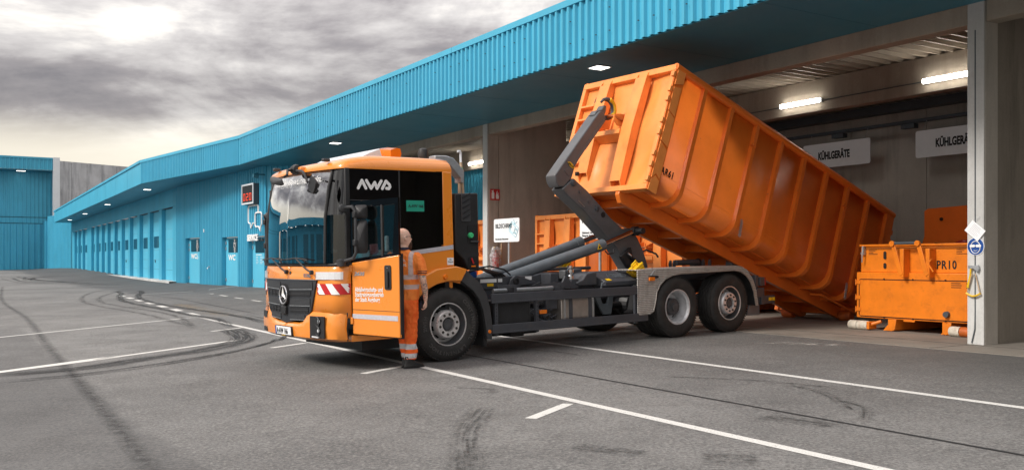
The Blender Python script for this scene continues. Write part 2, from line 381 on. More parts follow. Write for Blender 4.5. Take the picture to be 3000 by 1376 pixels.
def rrect(x0, x1, z0, z1, r, n=5): return arc(x1 - r, z1 - r, r, 0, 90, n) + arc(x0 + r, z1 - r, r, 90, 180, n) + arc(x0 + r, z0 + r, r, 180, 270, n) + arc(x1 - r, z0 + r, r, 270, 360, n)

# frames: hall axes X (along the facade towards the camera's right), D (into the hall)
HX = Vector((.5293, -.8484, 0)); HD = Vector((.8484, .5293, 0))
def hw(X, D, z=0.): return HX * X + HD * D + Vector((0, 0, z))
HALL = Matrix.Rotation(math.atan2(HX.y, HX.x), 4, 'Z')
def HM(X, D, z=0., rz=0.): return Matrix.Translation(hw(X, D, z)) @ HALL @ Matrix.Rotation(rz, 4, 'Z')
# truck axes s (rearwards), l (away from the camera side), u (up)
_t = Vector((math.sin(R(53.061)), math.cos(R(53.061)), .022)).normalized(); _l = Vector((-math.cos(R(53.061)), math.sin(R(53.061)), 0)); _u = _t.cross(_l)
TR = Matrix.Translation((-.889, 12.992, .18)) @ Matrix((_t, _l, _u)).transposed().to_4x4()
def sm(x, a, b):
    t = min(1, max(0, (x - a) / (b - a))); return t * t * (3 - 2 * t)
def zg(X, D):
    e_ = -X
    return .045 + .02204 * max(-60, min(D, 12.3)) + .14 * sm(D, 9, 11.5) * sm(e_, 33, 38) + .32 * sm(e_, 56, 108)
FL = .320   # hall floor level

# ------------------------------------------------------------------ ground, floor, markings
def axis_pts(a, b, fine0, fine1, fs, cs):
    r = []; x = a
    while x < b:
        r.append(x); x += fs if fine0 <= x < fine1 else cs
    r.append(b); return r
xs = axis_pts(-420, 300, -130, 20, 2., 15.); ds = axis_pts(-400, 300, -6, 16, 1.1, 12.)
g = MB(); nx = len(xs)
g.add([hw(X, D, zg(X, D)) for D in ds for X in xs], [(j * nx + i, j * nx + i + 1, (j + 1) * nx + i + 1, (j + 1) * nx + i) for j in range(len(ds) - 1) for i in range(nx - 1)])
struct(g.obj('ground', M_ASPH, smooth=True))
fl = MB(); Xs = [-37.4 + i * 2.5 for i in range(28)]
fl.add([hw(X, D, FL) for D in (12.3, 24) for X in Xs] + [hw(X, 12.3, .2) for X in Xs], [(i, i + 1, 28 + i + 1, 28 + i) for i in range(27)] + [(i, i + 1, 56 + i + 1, 56 + i) for i in range(27)])
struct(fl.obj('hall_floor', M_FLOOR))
# joints in the concrete apron
j = MB()
for X in (-23.0, -18.1, -13.2, -8.2, -3.2):
    j.box(X - .006, X + .006, 12.3, 13.4, FL, FL + .003)
j.box(-37, 20, 13.30, 13.315, FL, FL + .003)
o = j.obj('floor_joint', pbr('joint_filler', (.05, .045, .04), .8)); o.matrix_world = HALL; struct(o)

def mark(name, pts, width, mat, dz=.004, seg=.5):
    """a flat strip along (X, D) points following the ground"""
    P = [Vector((p[0], p[1])) for p in pts]; Q = []
    for a, b in zip(P, P[1:]):
        n = max(1, int((b - a).length / seg))
        for i in range(n): Q.append(a + (b - a) * i / n)
    Q.append(P[-1]); A = []; Bp = []; n = len(Q)
    tot = 0; L = [0]
    for a, b in zip(Q, Q[1:]): tot += (b - a).length; L.append(tot)
    vs = []; uvs = []
    wd = width if isinstance(width, (list, tuple)) else (width, width)
    for i, q in enumerate(Q):
        d = (Q[min(i + 1, n - 1)] - Q[max(i - 1, 0)]).normalized(); nn = Vector((-d.y, d.x)); ww = wd[0] + (wd[1] - wd[0]) * L[i] / tot
        for sgn in (-.5, .5):
            r = q + nn * ww * sgn; vs.append(hw(r.x, r.y, zg(r.x, r.y) + dz)); uvs.append((sgn + .5, L[i] / tot))
    me = bpy.data.meshes.new(name); me.from_pydata(vs, [], [(2 * i, 2 * i + 1, 2 * i + 3, 2 * i + 2) for i in range(n - 1)]); me.update()
    uv = me.uv_layers.new(name='UVMap')
    for lp in me.loops: uv.data[lp.index].uv = uvs[lp.vertex_index]
    u2 = me.uv_layers.new(name='Metres')
    for lp in me.loops: a_ = uvs[lp.vertex_index]; u2.data[lp.index].uv = (a_[0] * ww, a_[1] * tot)
    me.materials.append(mat); o = bpy.data.objects.new(name, me); COL.objects.link(o); return struct(o)
def smooth_path(pts, k=6):
    out = []; n = len(pts)
    for i in range(n - 1):
        p0, p1, p2, p3 = pts[max(i - 1, 0)], pts[i], pts[i + 1], pts[min(i + 2, n - 1)]
        for j_ in range(k):
            t = j_ / k
            out.append(tuple(.5 * ((2 * p1[c]) + (-p0[c] + p2[c]) * t + (2 * p0[c] - 5 * p1[c] + 4 * p2[c] - p3[c]) * t * t + (-p0[c] + 3 * p1[c] - 3 * p2[c] + p3[c]) * t ** 3) for c in (0, 1)))
    out.append(pts[-1]); return out
def line(pts, width=.12): return mark('road_marking', pts, width, M_LINE)
line([(-24.05, 5.60), (6, 5.45)]); line([(-15.9, 8.62), (6, 8.47)])
for a, b in (((-7.55, 5.39), (-7.08, 4.60)), ((-11.42, 5.40), (-11.03, 4.61)), ((-15.5, 5.45), (-15.06, 4.68)), ((-19.68, 5.52), (-19.2, 4.73)), ((-3.6, 5.38), (-3.13, 4.6))): line([a, b], .12)
line([(-24.0, 5.65), (-20.98, 1.1), (-17.5, -4.1)], .12)
line([(-16.93, 4.72), (-15.2, 2.0)], .14); line([(-15.45, 2.35), (-14.75, 1.15), (-13.4, -1.2)], (.30, .12))
line([(-40.1, 6.25), (-41.65, 12.5)], .12); line([(-53.3, 9.6), (-54.6, 2.8), (-57, -8)], .12)
for i in range(7): line([(-39.9 + 2.35 * i, 6.26 - .08 * i), (-38.7 + 2.35 * i, 6.22 - .08 * i)], .22)
for i in range(5): line([(-38.7 + 2.48 * i, 9.38 - .1 * i), (-37.5 + 2.48 * i, 9.36 - .1 * i)], .13)
mark('bitumen_seam', [(-24, 6.75), (6, 6.62)], .05, M_SEAM); mark('bitumen_seam', [(-43, 6.95), (-34.8, 7.45), (-24, 7.1)], .05, M_SEAM)
mark('paving_seam', smooth_path([(-60, 3.2), (-39.6, 2.1), (-27.4, 2.0), (-17.9, 1.67), (-9.5, 1.42), (-4, 1.2)]), .22, M_JOINT, .003)
def tyre(pts, w_=.26, m=None): return mark('tyre_mark', smooth_path(pts), w_, m or M_TYRE, .008 if m is None else .006, .25)
tyre([(-13.38, .70), (-13.5, 1.69), (-13.98, 2.69), (-14.89, 3.95), (-15.98, 4.96), (-16.81, 5.48), (-19, 6.2)], .16)
tyre([(-13.2, .6), (-13.3, 1.6), (-13.75, 2.65), (-14.7, 3.9), (-15.8, 4.85), (-16.7, 5.3)], .10)
tyre([(-14.1, .5), (-14.2, 1.76), (-15.0, 2.91), (-15.6, 3.84), (-16.9, 4.75), (-18.91, 5.15), (-19.6, 5.2)], .60, M_TYRE)
tyre([(-45, 6.9), (-41.5, 6.6), (-39.73, 6.23), (-35.3, 5.61), (-32.71, 5.53), (-29.05, 5.58), (-24.76, 5.64), (-22.89, 5.78), (-19.62, 5.32)], .30)
tyre([(-45, 7.9), (-41.5, 7.4), (-39.57, 6.92), (-35.62, 6.31), (-31.02, 6.14), (-27.5, 6.27), (-23.29, 6.47), (-19.97, 6.25)], .30)
tyre([(-47.51, 6.97), (-44.95, 6.0), (-40.57, 5.02), (-36.16, 4.44), (-32.16, 4.36), (-26.33, 4.76), (-21.94, 4.74), (-20.24, 5.11)], .26, M_TYRE2)
tyre([(-46, 7.4), (-42, 6.2), (-38.19, 5.27), (-34.56, 4.84), (-31.08, 4.91), (-27.18, 5.22), (-24.05, 5.19), (-20, 4.6)], .26, M_TYRE2)
for k in range(9): tyre([(-52 - k * 2.6, 9.5 - k * .5), (-57 - k * 3, 7.0 - .2 * k), (-66 - k * 2, 4.6 + .3 * k), (-78, 4.0 + .8 * k)], .35, M_TYRE if k % 2 else M_TYRE2)
tyre([(-5.2, 2.9), (-6.0, 3.35), (-6.9, 3.85), (-7.9, 4.62)], .34, M_TYRE2)
tyre([(-5.0, 4.75), (-4.72, 5.05)], .55, M_TYRE2); tyre([(-5.9, 4.25), (-5.35, 4.5)], .30, M_TYRE2); tyre([(-5.9, 6.35), (-5.2, 6.5)], .4, M_TYRE2)
for a, b in (((-7.0, 8.0), (-5.6, 7.2)), ((-8.4, 7.4), (-6.6, 8.2)), ((-6.0, 7.6), (-5.2, 6.9)), ((-9.2, 5.0), (-8.6, 5.15)), ((-12.4, 7.6), (-10.8, 7.9))): tyre([a, ((a[0] + b[0]) / 2, (a[1] + b[1]) / 2 + .15), b], .16, M_TYRE2)
mark('pale_dust_patch', [(-10.5, 11.1), (-9.2, 11.75)], .55, M_SAND); mark('sandy_patch', [(-31, 6.6), (-23.5, 6.3)], .8, M_SANDY, .005)

# ------------------------------------------------------------------ the long blue hall
hall = thing('recycling_hall', 'long blue corrugated hall with open concrete bays, row of roller doors and overhanging eave', 'building', HALL.copy())
F = [(42, 10.65), (-38.2, 10.62), (-50.4, 8.93), (-106.6, 10.4)]           # eave line
W = [(-37.1, 12.66), (-37.9, 11.6), (-51.7, 11.03), (-106.7, 12.1)]       # wall line
ZT, ZB = 6.73, 5.53
def corr(A, Bp, z0, z1, pitch, depth, mb=None, top=.45, slope=.13, flip=1):
    """vertical trapezoid sheet from A to B (X, D); ribs stand out to the -D side"""
    mb = mb or MB(); A = Vector(A); Bp = Vector(Bp); d = Bp - A; L = d.length; d /= L; n = Vector((-d.y, d.x))
    if n.y > 0: n = -n
    n *= flip
    pts = []; k = int(L / pitch)
    for i in range(k + 1):
        for f_, h in ((0, 0), (top, 0), (top + slope, 1), (1 - slope, 1)):
            t = (i + f_) * pitch
            if t > L: break
            q = A + d * t + n * depth * h; pts.append((q.x, q.y))
    pts.append((Bp.x, Bp.y))
    mb.strip([(p[0], p[1], z0) for p in pts], [(p[0], p[1], z1) for p in pts]); return mb
for a, b_ in ((F[0], F[1]), (F[1], F[2])):
    corr(b_, a, ZB, ZT - .12, .207, .06).obj('fascia', M_BLUE, hall)
mb = MB(); A = Vector(F[3]); Bv = Vector(F[2]); n = 12
for i in range(n):
    p = A + (Bv - A) * (i / n); q = A + (Bv - A) * ((i + 1) / n - .0008)
    mb.add([(p.x, p.y, ZB), (q.x, q.y, ZB), (q.x, q.y, ZT - .12), (p.x, p.y, ZT - .12)], [(0, 1, 2, 3)])
mb.obj('fascia', M_BLUE, hall, solid=.02)
# coping with joints every 6 m
for a, b_ in zip(F, F[1:]):
    a = Vector(a); b_ = Vector(b_); d = (b_ - a); L = d.length; d /= L; n = Vector((-d.y, d.x)); n = n if n.y < 0 else -n
    mb = MB(); k = max(1, int(L / 6))
    for i in range(k):
        p = a + d * (L * i / k); q = a + d * (L * (i + 1) / k - .012); o1 = n * .075; o2 = -n * .5
        P = [(p + o1), (q + o1), (q + o2), (p + o2)]
        mb.add([(v.x, v.y, ZT - .13) for v in P] + [(v.x, v.y, ZT) for v in P], [(0, 1, 2, 3), (4, 5, 6, 7), (0, 1, 5, 4), (1, 2, 6, 5), (2, 3, 7, 6), (3, 0, 4, 7)])
    mb.obj('coping', M_BLUE, hall)
# little drip notches and screws on the corrugated eave
mb = MB()
for i in range(150):
    X = 20 - i * .414
    for z in (5.85, 6.28):
        if random.random() < .6: mb.box(X - .008, X + .008, 10.555, 10.585, z - .008, z + .008)
mb.obj('screw', M_STEEL, hall)['kind'] = 'stuff'
# soffit between eave and wall line
mb = MB(); Z = ZB
P = [(42, 10.66, Z), (-38.2, 10.64, Z), (-50.4, 8.95, Z), (-106.6, 10.42, Z)]; Q = [(42, 13.43, Z), (-37.9, 13.43, Z), (-51.7, 11.9, Z), (-106.7, 12.9, Z)]
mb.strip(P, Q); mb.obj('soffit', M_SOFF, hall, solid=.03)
mb = MB()
for i in range(20): X = 18 - i * 3.1; mb.box(X, X + .012, 10.7, 13.4, Z - .018, Z - .0155)
mb.obj('soffit_joint', M_DKBLUE, hall)['kind'] = 'stuff'
# roof
mb = MB(); mb.prism([(42, 10.9), (-38.1, 10.9), (-50.3, 9.3), (-106.4, 10.8), (-106.4, 18.7), (42, 18.7)], 'z', 6.28, 6.5); mb.prism([(42, 21.6), (-106.4, 21.6), (-106.4, 40), (42, 40)], 'z', 6.28, 6.5); mb.prism([(-39, 18.7), (-106.4, 18.7), (-106.4, 21.6), (-39, 21.6)], 'z', 6.28, 6.5); mb.obj('roof', M_STEEL, hall)
M_RL = bpy.data.materials.new('frosted_rooflight'); T = NT(M_RL); tb = T.n('ShaderNodeBsdfTransparent'); tb.inputs[0].default_value = (.33, .33, .33, 1); db = T.n('ShaderNodeBsdfTranslucent'); db.inputs[0].default_value = (.25, .25, .25, 1); x = T.n('ShaderNodeMixShader'); x.inputs[0].default_value = .35; T.l(tb.outputs[0], x.inputs[1]); T.l(db.outputs[0], x.inputs[2]); T.l(x.outputs[0], T.out.inputs[0])
B(-39, 42, 18.7, 21.6, 6.50, 6.52).obj('rooflight', M_RL, hall)
# service wall
def wall_seg(A, Bp, z0, z1, holes, pitch=.26, depth=.09, mb=None):
    """corrugated wall A->B, holes = [(t0, t1, top)] distances from A"""
    mb = mb or MB(); A = Vector(A); Bp = Vector(Bp); d = (Bp - A); L = d.length; d /= L; t = 0
    at = lambda x: tuple(A + d * x)
    for a, b_, top in sorted(holes) + [(L, L, z1)]:
        if a - t > .02: corr(at(t), at(a), z0, z1, pitch, depth, mb)
        if b_ > a: corr(at(a), at(b_), top, z1, pitch, depth, mb)
        t = b_
    return mb
holes = [(.03, 2.05, 2.62), (3.5, 5.8, 2.66), (9.35, 12.05, 2.74)]
wall_seg(W[1], W[2], .25, ZB, holes).obj('service_wall', M_BLUE, hall)
corr(W[0], (-37.95, 11.62), .25, ZB, .24, .05).obj('corner_wall', M_BLUE, hall)
d1 = (Vector(W[2]) - Vector(W[1])).normalized(); n1_ = Vector((-d1.y, d1.x)); n1_ = n1_ if n1_.y > 0 else -n1_
SV = HALL @ Matrix.Translation((W[1][0], W[1][1], 0)) @ Matrix(((-d1.x, n1_.x, 0), (-d1.y, n1_.y, 0), (0, 0, 1))).to_4x4()   # x = towards camera side, y = into wall
SVL = HALL.inverted() @ SV
def in_hall(o, M): o.parent = hall; o.matrix_basis = M @ o.matrix_basis; return o
M_DOORREV = M_BLUE
def pict(kind, cx, cz, parent, y, sc=1.):
    mb = MB(); r = .075 * sc
    def ring(pts): mb.tube([(p[0], y, p[1]) for p in pts + [pts[0]]], .013 * sc, 6)
    ring(arc(cx, cz + .28 * sc, .06 * sc, 0, 350, 12))
    if kind == 'w': sx_ = 1; ring([(cx - .04 * sc, cz + .19 * sc), (cx + .04 * sc, cz + .19 * sc), (cx + .13 * sc, cz - .08 * sc), (cx + .05 * sc, cz - .08 * sc), (cx + .05 * sc, cz - .26 * sc), (cx - .05 * sc, cz - .26 * sc), (cx - .05 * sc, cz - .08 * sc), (cx - .13 * sc, cz - .08 * sc)])
    else: ring([(cx - .10 * sc, cz + .18 * sc), (cx, cz + .10 * sc), (cx + .10 * sc, cz + .18 * sc), (cx + .12 * sc, cz - .02 * sc), (cx + .06 * sc, cz - .08 * sc), (cx + .05 * sc, cz - .28 * sc), (cx - .05 * sc, cz - .28 * sc), (cx - .06 * sc, cz - .08 * sc), (cx - .12 * sc, cz - .02 * sc)])
    return mb.obj('pictogram', M_WLET, parent)
for (a, b_, top), kind in zip(holes, ('s', 'm', 'w')):
    lo = .44
    # in service frame x runs from W2 side towards the camera: local x = -(distance from W[1])
    rev = MB(); x0, x1 = -b_, -a
    rev.add([(x0, -.05, lo), (x0, .18, lo), (x0, .18, top), (x0, -.05, top), (x1, -.05, lo), (x1, .18, lo), (x1, .18, top), (x1, -.05, top)], [(0, 1, 2, 3), (4, 5, 6, 7), (3, 2, 6, 7)])
    in_hall(rev.obj('door_reveal', M_DOORREV), SVL)
    d = B(x0 + .02, x1 - .02, .13, .17, lo - .1, top - .02).obj('service_door', M_BLUE2, None); in_hall(d, SVL)
    wd = B(x0 + .42, x1 - .02, .115, .128, top - .70, top - .10).obj('window_pane', M_WIN, d)
    hg = MB()
    for z in (.75, 2.2, 2.45): hg.box(x0 + .04, x0 + .14, .10, .128, z - .12, z + .02)
    hg.obj('hinge', M_GALV, d)
    if kind != 's':
        pict(kind, (x0 + x1) / 2 + .25, top - .42, d, .10)
        text('lettering', 'WC', .34, M_WLET, d, (x0 + .42, .122, top - 1.05), w=.012, sx=1.7)
        if kind == 'w':
            mb = MB(); cx, cz = x0 + 1.55, top - .96
            mb.tube([(cx + .09 * math.cos(R(q)), .12, cz - .03 + .09 * math.sin(R(q))) for q in range(110, 400, 20)], .012, 6); mb.tube([(cx - .02, .12, cz + .16), (cx, .12, cz + .02), (cx + .09, .12, cz + .02), (cx + .13, .12, cz - .11)], .014, 6); mb.tube([(cx - .02, .12, cz + .2), (cx - .02, .12, cz + .23)], .022, 6); mb.obj('wheelchair_pictogram', M_WLET, d)
    else:
        mb = MB()
        for r_ in range(5):
            for cc in range(3):
                mb.box(x0 + .5 + cc * .5, x0 + .5 + cc * .5 + random.uniform(.2, .4), .118, .129, top - .88 - r_ * .07, top - .865 - r_ * .07)
        mb.box(x0 + .5, x0 + 1.2, .118, .129, top - .80, top - .77); mb.obj('opening_hours_lettering', M_WLET, d)
# speech bubbles and SERVICE on the wall
def bub(pts, r=.035): return MB().tube([(p[0], -.10, p[1]) for p in pts + [pts[0], pts[1]]], r, 8)
lg = thing('service_logo', 'white outline of two speech bubbles above the word SERVICE on blue wall', 'sign', SV.copy())
b1 = rrect(-1.88, -.62, 3.24, 3.93, .12, 4); b1 = [p for p in b1]; 
b1 = arc(-.74, 3.81, .12, 0, 90, 4) + arc(-1.76, 3.81, .12, 90, 180, 4) + arc(-1.76, 3.30, .12, 180, 250, 3) + [(-1.62, 3.18), (-1.55, 2.98), (-1.28, 3.18), (-1.14, 3.18)]
MB().tube([(p[0], -.10, p[1]) for p in [(-.62, 3.62)] + b1], .036, 8).obj('bubble', M_WLET, lg, smooth=True)
b2 = arc(-.30, 3.48, .12, 0, 90, 4) + arc(-.86, 3.48, .12, 90, 180, 4) + arc(-.86, 3.13, .12, 180, 270, 4) + [(-.52, 3.01), (-.32, 2.82), (-.28, 3.02), (-.18, 3.10)]
MB().tube([(p[0], -.11, p[1]) for p in b2 + [b2[0]]], .036, 8).obj('bubble', M_WLET, lg, smooth=True)
text('lettering', 'SERVICE', .36, M_WLET, lg, (-2.02, -.10, 2.44), ext=.02, w=.016, sx=1.02)
# counter display
dp = thing('counter_display', 'black counter display box showing 020 in glowing red digits on blue wall', 'display', SV.copy())
B(-2.12, -.62, -.30, -.06, 3.98, 4.84).obj('housing', M_STEEL, dp, bevel=.02)
fr = MB(); fr.box(-2.12, -.62, -.33, -.301, 3.98, 4.05).box(-2.12, -.62, -.33, -.301, 4.77, 4.84).box(-2.12, -2.04, -.33, -.301, 4.05, 4.77).box(-.70, -.62, -.33, -.301, 4.05, 4.77); fr.obj('frame', M_CLAD, dp)
B(-2.04, -.70, -.312, -.302, 4.05, 4.77).obj('screen', M_BLK, dp)
SEG = {'0': 'abcdef', '2': 'abged'}
for i, ch in enumerate('020'):
    mb = MB(); x = -1.93 + i * .39; z = 4.13; W_, H_ = .25, .32; t = .042
    sg = {'a': (x, x + W_, z + H_ - t, z + H_), 'd': (x, x + W_, z, z + t), 'g': (x, x + W_, z + H_ / 2 - t / 2, z + H_ / 2 + t / 2), 'f': (x, x + t, z + H_ / 2, z + H_), 'e': (x, x + t, z, z + H_ / 2), 'b': (x + W_ - t, x + W_, z + H_ / 2, z + H_), 'c': (x + W_ - t, x + W_, z, z + H_ / 2)}
    for q in SEG[ch]: a_ = sg[q]; mb.box(a_[0] + .006, a_[1] - .006, -.322, -.313, a_[2] + .006, a_[3] - .006)
    mb.obj('digit', M_LED, dp)
wl = thing('wall_spotlight', 'small blue spotlight on bracket high on the blue service wall', 'light', SV @ Matrix.Translation((-.1, 0, 5.05)))
MB().tube([(0, 0, .1), (0, -.35, .1)], .03).obj('bracket', M_DKBLUE, wl); MB().lathe([(.0, -.1), (.09, -.1), (.12, .1), (0, .1)], (0, -.4, .05), 'y', 16).obj('head', M_DKBLUE, wl, smooth=True)
tp = thing('wall_tap', 'small metal water tap on the blue wall between the two WC doors', 'tap', SV @ Matrix.Translation((-7.6, -.06, 1.25)))
MB().tube([(0, 0, 0), (0, -.12, 0), (0, -.16, -.08)], .022).tube([(-.09, -.06, .05), (.09, -.06, .05)], .018).obj('spout', M_GALV, tp)
bx = tag(B(-.05, .05, -.08, 0, -.08, .08).obj('wall_sensor', M_WLET, None, bevel=.01), 'tiny white sensor box on the blue wall left of the WC doors', 'sensor'); bx.matrix_world = SV @ Matrix.Translation((-8.6, -.03, 3.05))
# plinth step below the walls
mb = MB(); A = Vector(W[2]); Bv = Vector(W[3])
mb.add([(A.x, A.y - .45, .455), (Bv.x, Bv.y - .45, .60), (Bv.x, Bv.y + .6, .60), (A.x, A.y + .6, .455), (A.x, A.y - .45, .2), (Bv.x, Bv.y - .45, .2)], [(0, 1, 2, 3), (4, 5, 1, 0)]); mb.obj('plinth', M_CONCL, hall)

# roller door wall
d2 = (Vector(W[3]) - Vector(W[2])).normalized(); n2_ = Vector((-d2.y, d2.x)); n2_ = n2_ if n2_.y > 0 else -n2_
RV = HALL @ Matrix.Translation((W[2][0], W[2][1], 0)) @ Matrix(((-d2.x, n2_.x, 0), (-d2.y, n2_.y, 0), (0, 0, 1))).to_4x4(); RVL = HALL.inverted() @ RV
doors = [(1.4, 4.65), (5.5, 8.6), (9.3, 12.4), (13.3, 16.4), (17.1, 20.2), (21.0, 23.8), (24.6, 27.7), (28.5, 31.2), (32.0, 34.8), (35.9, 38.4), (41.6, 45.2), (46.0, 49.0), (49.8, 52.6)]
TOP = 4.55; wall = MB(); t = 0; L2 = 55.0; DEP = .27
def rb(x0, x1, y0, y1, z0, z1): in_hall(B(-x1, -x0, y0, y1, z0, z1).obj('roller_door_pier', M_BLUE), RVL)
for a, b_ in doors + [(L2, L2)]:
    if a > t: rb(t, a, 0, DEP, .2, TOP)
    t = b_
up = corr((-L2, 0), (0, 0), TOP, ZB, .24, .03); in_hall(up.obj('lintel_wall', M_BLUE), RVL)
for i, (a, b_) in enumerate(doors):
    z0 = .46 + .0028 * a
    m = MB(); n = 7
    for k in range(n): z = z0 + (TOP - z0) * k / n; m.box(-b_ + .02, -a - .02, DEP - .05, DEP - .01, z + .006, z0 + (TOP - z0) * (k + 1) / n - .006)
    d = m.obj('roller_door', M_BLUE2); in_hall(d, RVL)
    if i: B(-b_ + .25, -a - .25, DEP - .062, DEP - .051, 2.35, 3.05).obj('window_pane', M_WIN, d)
    if i in (1, 4):
        MB().tube([(-b_ + .9, DEP - .10, 1.45), (-b_ + .9, DEP - .10, 1.6), (-b_ + .75, DEP - .10, 1.6)], .025).obj('door_handle', M_STEEL, d)

# open bays: columns, partitions, beams, decks, back wall
for X in (-8.31, -23.12, -37.7, 6.5, 21.3):
    B(X, X + .26, 13.452, 13.80, 0, 5.80).obj('column', M_CONC, hall, bevel=.012); B(X - .004, X + .255, 13.43, 13.45, 0, 5.80).obj('column_face', M_CONCL, hall)
    p = MB()
    for k in range(5): p.box(X + .005, X + .252, 13.81 + k * 2.4, 13.80 + (k + 1) * 2.4, 0, 5.2 if k else 5.80)
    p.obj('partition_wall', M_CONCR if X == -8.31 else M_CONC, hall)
    B(X - .012, X - .002, 13.44, 13.50, 0.32, 5.21).obj('edge_flashing', M_CLAD, hall)
for y0, y1, z0, z1 in ((13.46, 13.76, 5.21, 5.95), (18.15, 18.45, 5.21, 5.99)):
    m = MB(); Xs_ = [-37.4, -23.12, -8.31, 6.5, 21.3]
    for a, b_ in zip(Xs_, Xs_[1:]): m.box(a + .27, b_ - .01, y0, y1, z0, z1)
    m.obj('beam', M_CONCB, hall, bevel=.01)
m = MB(); x = -37.4; pts = []
while x < 21:
    pts += [(x, 5.98), (x + .04, 5.98), (x + .08, 6.22), (x + .26, 6.22)]; x += .30
m.strip([(p[0], 13.5, p[1]) for p in pts], [(p[0], 18.7, p[1]) for p in pts]); m.strip([(p[0], 21.6, p[1]) for p in pts], [(p[0], 23.0, p[1]) for p in pts]); m.obj('deck', M_DECK, hall)
m = MB()
for k in range(24): m.box(-37.4 + k * 2.45, -37.4 + (k + 1) * 2.45 - .012, 22.9, 23.1, 0, 6.0)
m.obj('back_wall', M_CONC, hall)
B(-37.3, 21, 22.5, 22.88, 5.72, 5.94).obj('steel_channel', M_STEEL, hall)
m = MB()
for i in range(7): m.box(-36 + i * 7.4, -35.9 + i * 7.4, 22.55, 22.6, 5.3, 5.72)
m.tube([(-37, 22.5, 5.36), (21, 22.5, 5.36)], .055, 8)
for i in range(24): m.box(-36.5 + i * 2.3, -36.1 + i * 2.3, 22.4, 22.6, 5.18, 5.30)
m.obj('service_pipe', M_STEEL, hall, smooth=True)
corr((-37.3, 18.3), (-23.2, 18.3), .3, 5.2, .25, .06).obj('inner_sheet_wall', M_BLUE, hall)
# wire run joining the tube lights
MB().tube([(-22.8, 18.12, 5.44), (-8.4, 18.12, 5.46)], .012, 6).obj('conduit', M_STEEL, hall)
# recessed lights in the eave
for i, (X, D) in enumerate([(-14.95, 11.42), (-29.25, 11.3), (-54.0, 9.9), (-70, 10.2), (-84.8, 10.6), (-98.4, 10.95)]):
    h = .15
    t = thing('recessed_light', ['lit square light in the eave above the raised hook arm', 'lit square light in the eave above the truck cab', 'lit eave light at the bend of the roof edge', 'second lit eave light along the roller door wing', 'third lit eave light along the roller door wing', 'farthest lit eave light near the end of the roller door wing'][i], 'ceiling light', HM(X, D, ZB - .02), 'lights set in the blue eave')
    if i > 1: h = .17
    B(-h - .03, h + .03, -h - .03, h + .03, -.012, .0).obj('frame', M_CLAD, t); B(-h, h, -h, h, -.018, -.0125).obj('diffuser', M_SPOT, t)

# fluorescent tubes on the second beam
tubes = [(-15.55, 18.1, 5.46, 1.22), (-11.55, 18.1, 5.45, 1.30), (-26.2, 18.1, 5.44, 1.2), (-31.6, 18.1, 5.44, 1.2), (-19.6, 18.1, 5.45, 1.2)]
tl = ['lit tube light on the concrete beam above the middle of the tipped container', 'lit tube light beside the right concrete column', 'lit tube light in the left bay just behind the shovel handles', 'lit tube light in the left bay behind the cab roof', 'lit tube light on the beam hidden behind the front of the tipped container']
for (X, D, z, L), s in zip(tubes[:4], tl):
    t = thing('tube_light', s, 'tube light', HM(X, D, z), 'tube lights on the beam')
    B(-L / 2 - .02, L / 2 + .02, -.02, .04, -.05, .05).obj('housing', M_CLAD, t)
    B(-L / 2, L / 2, -.075, -.022, -.055, .050).obj('diffuser', M_TUBE, t, bevel=.02)

# hanging signs
for X0, X1, s, nm in ((-19.05, -16.69, 'white hanging sign KÜHLGERÄTE half hidden by the tipped container', 0), (-15.27, -12.9, 'white hanging sign KÜHLGERÄTE cut off by the right concrete column', 1)):
    t = thing('hanging_sign', s, 'sign', HM((X0 + X1) / 2, 22.3, 4.69), 'KÜHLGERÄTE signs hanging in the hall'); h = (X1 - X0) / 2
    MB().prism(rrect(-h, h, -.36, .36, .06), 'y', -.012, .012).obj('panel', M_WHITE, t)
    text('lettering', 'KÜHLGERÄTE', .30, M_BLK, t, (-.62 if nm == 0 else -.6, -.018, -.11), w=.012, sx=.60)
    MB().tube([(-h + .2, 0, .34), (-h + .32, 0, .62)], .006, 5).tube([(h - .2, 0, .34), (h - .08, 0, .62)], .006, 5).obj('chain', M_GALV, t)
# post signs
def post_sign(X, D, z0, z1, hw_, label):
    t = thing('post_sign', label, 'sign', HM(X, D, FL), 'waste sorting signs on posts')
    MB().prism(rrect(-hw_, hw_, z0, z1, .06), 'y', -.012, .012).obj('panel', M_WHITE, t)
    MB().tube([(.05, .05, 0), (.05, .05, z1 - .05)], .035, 12).obj('post', M_GALV, t, smooth=True); MB().lathe([(0, 0), (.14, 0), (.14, .02), (0, .03)], (.05, .05, 0), 'z', 16).obj('base', M_GALV, t)
    return t
t = post_sign(-21.11, 13.0, 1.77, 2.40, .65, 'white post sign BILDSCHIRME with blue television outline by the left concrete wall')
text('lettering', 'BILDSCHIRME', .165, M_BLK, t, (-.56, -.016, 2.15), w=.002, sx=.85)
text('small_lettering', 'Röhrenfernseher, Röhrenmonitor', .068, M_BLK, t, (-.56, -.016, 1.83), w=.0, sx=.72)
M_LBL = pbr('light_blue_print', (.25, .58, .70), .5, var=.02)
mb = MB(); c = Vector((.38, 2.10)); rot = R(-28)
def rp2(x, z): return (c.x + x * math.cos(rot) - z * math.sin(rot), -.018, c.y + x * math.sin(rot) + z * math.cos(rot))
for q in (rrect(-.20, .20, -.14, .14, .04, 3), rrect(-.15, .05, -.10, .10, .03, 3), arc(.12, .05, .028, 0, 340, 8), arc(.12, -.05, .028, 0, 340, 8)): mb.tube([rp2(*p) for p in q + [q[0]]], .007, 5)
mb.tube([rp2(-.02, .14), rp2(-.12, .24)], .007, 5).tube([rp2(-.02, .14), rp2(.06, .26)], .007, 5); mb.obj('television_pictogram', M_LBL, t)
t = post_sign(-16.98, 12.9, 1.77, 2.40, .65, 'white post sign for cooling devices partly hidden behind the hook arm')
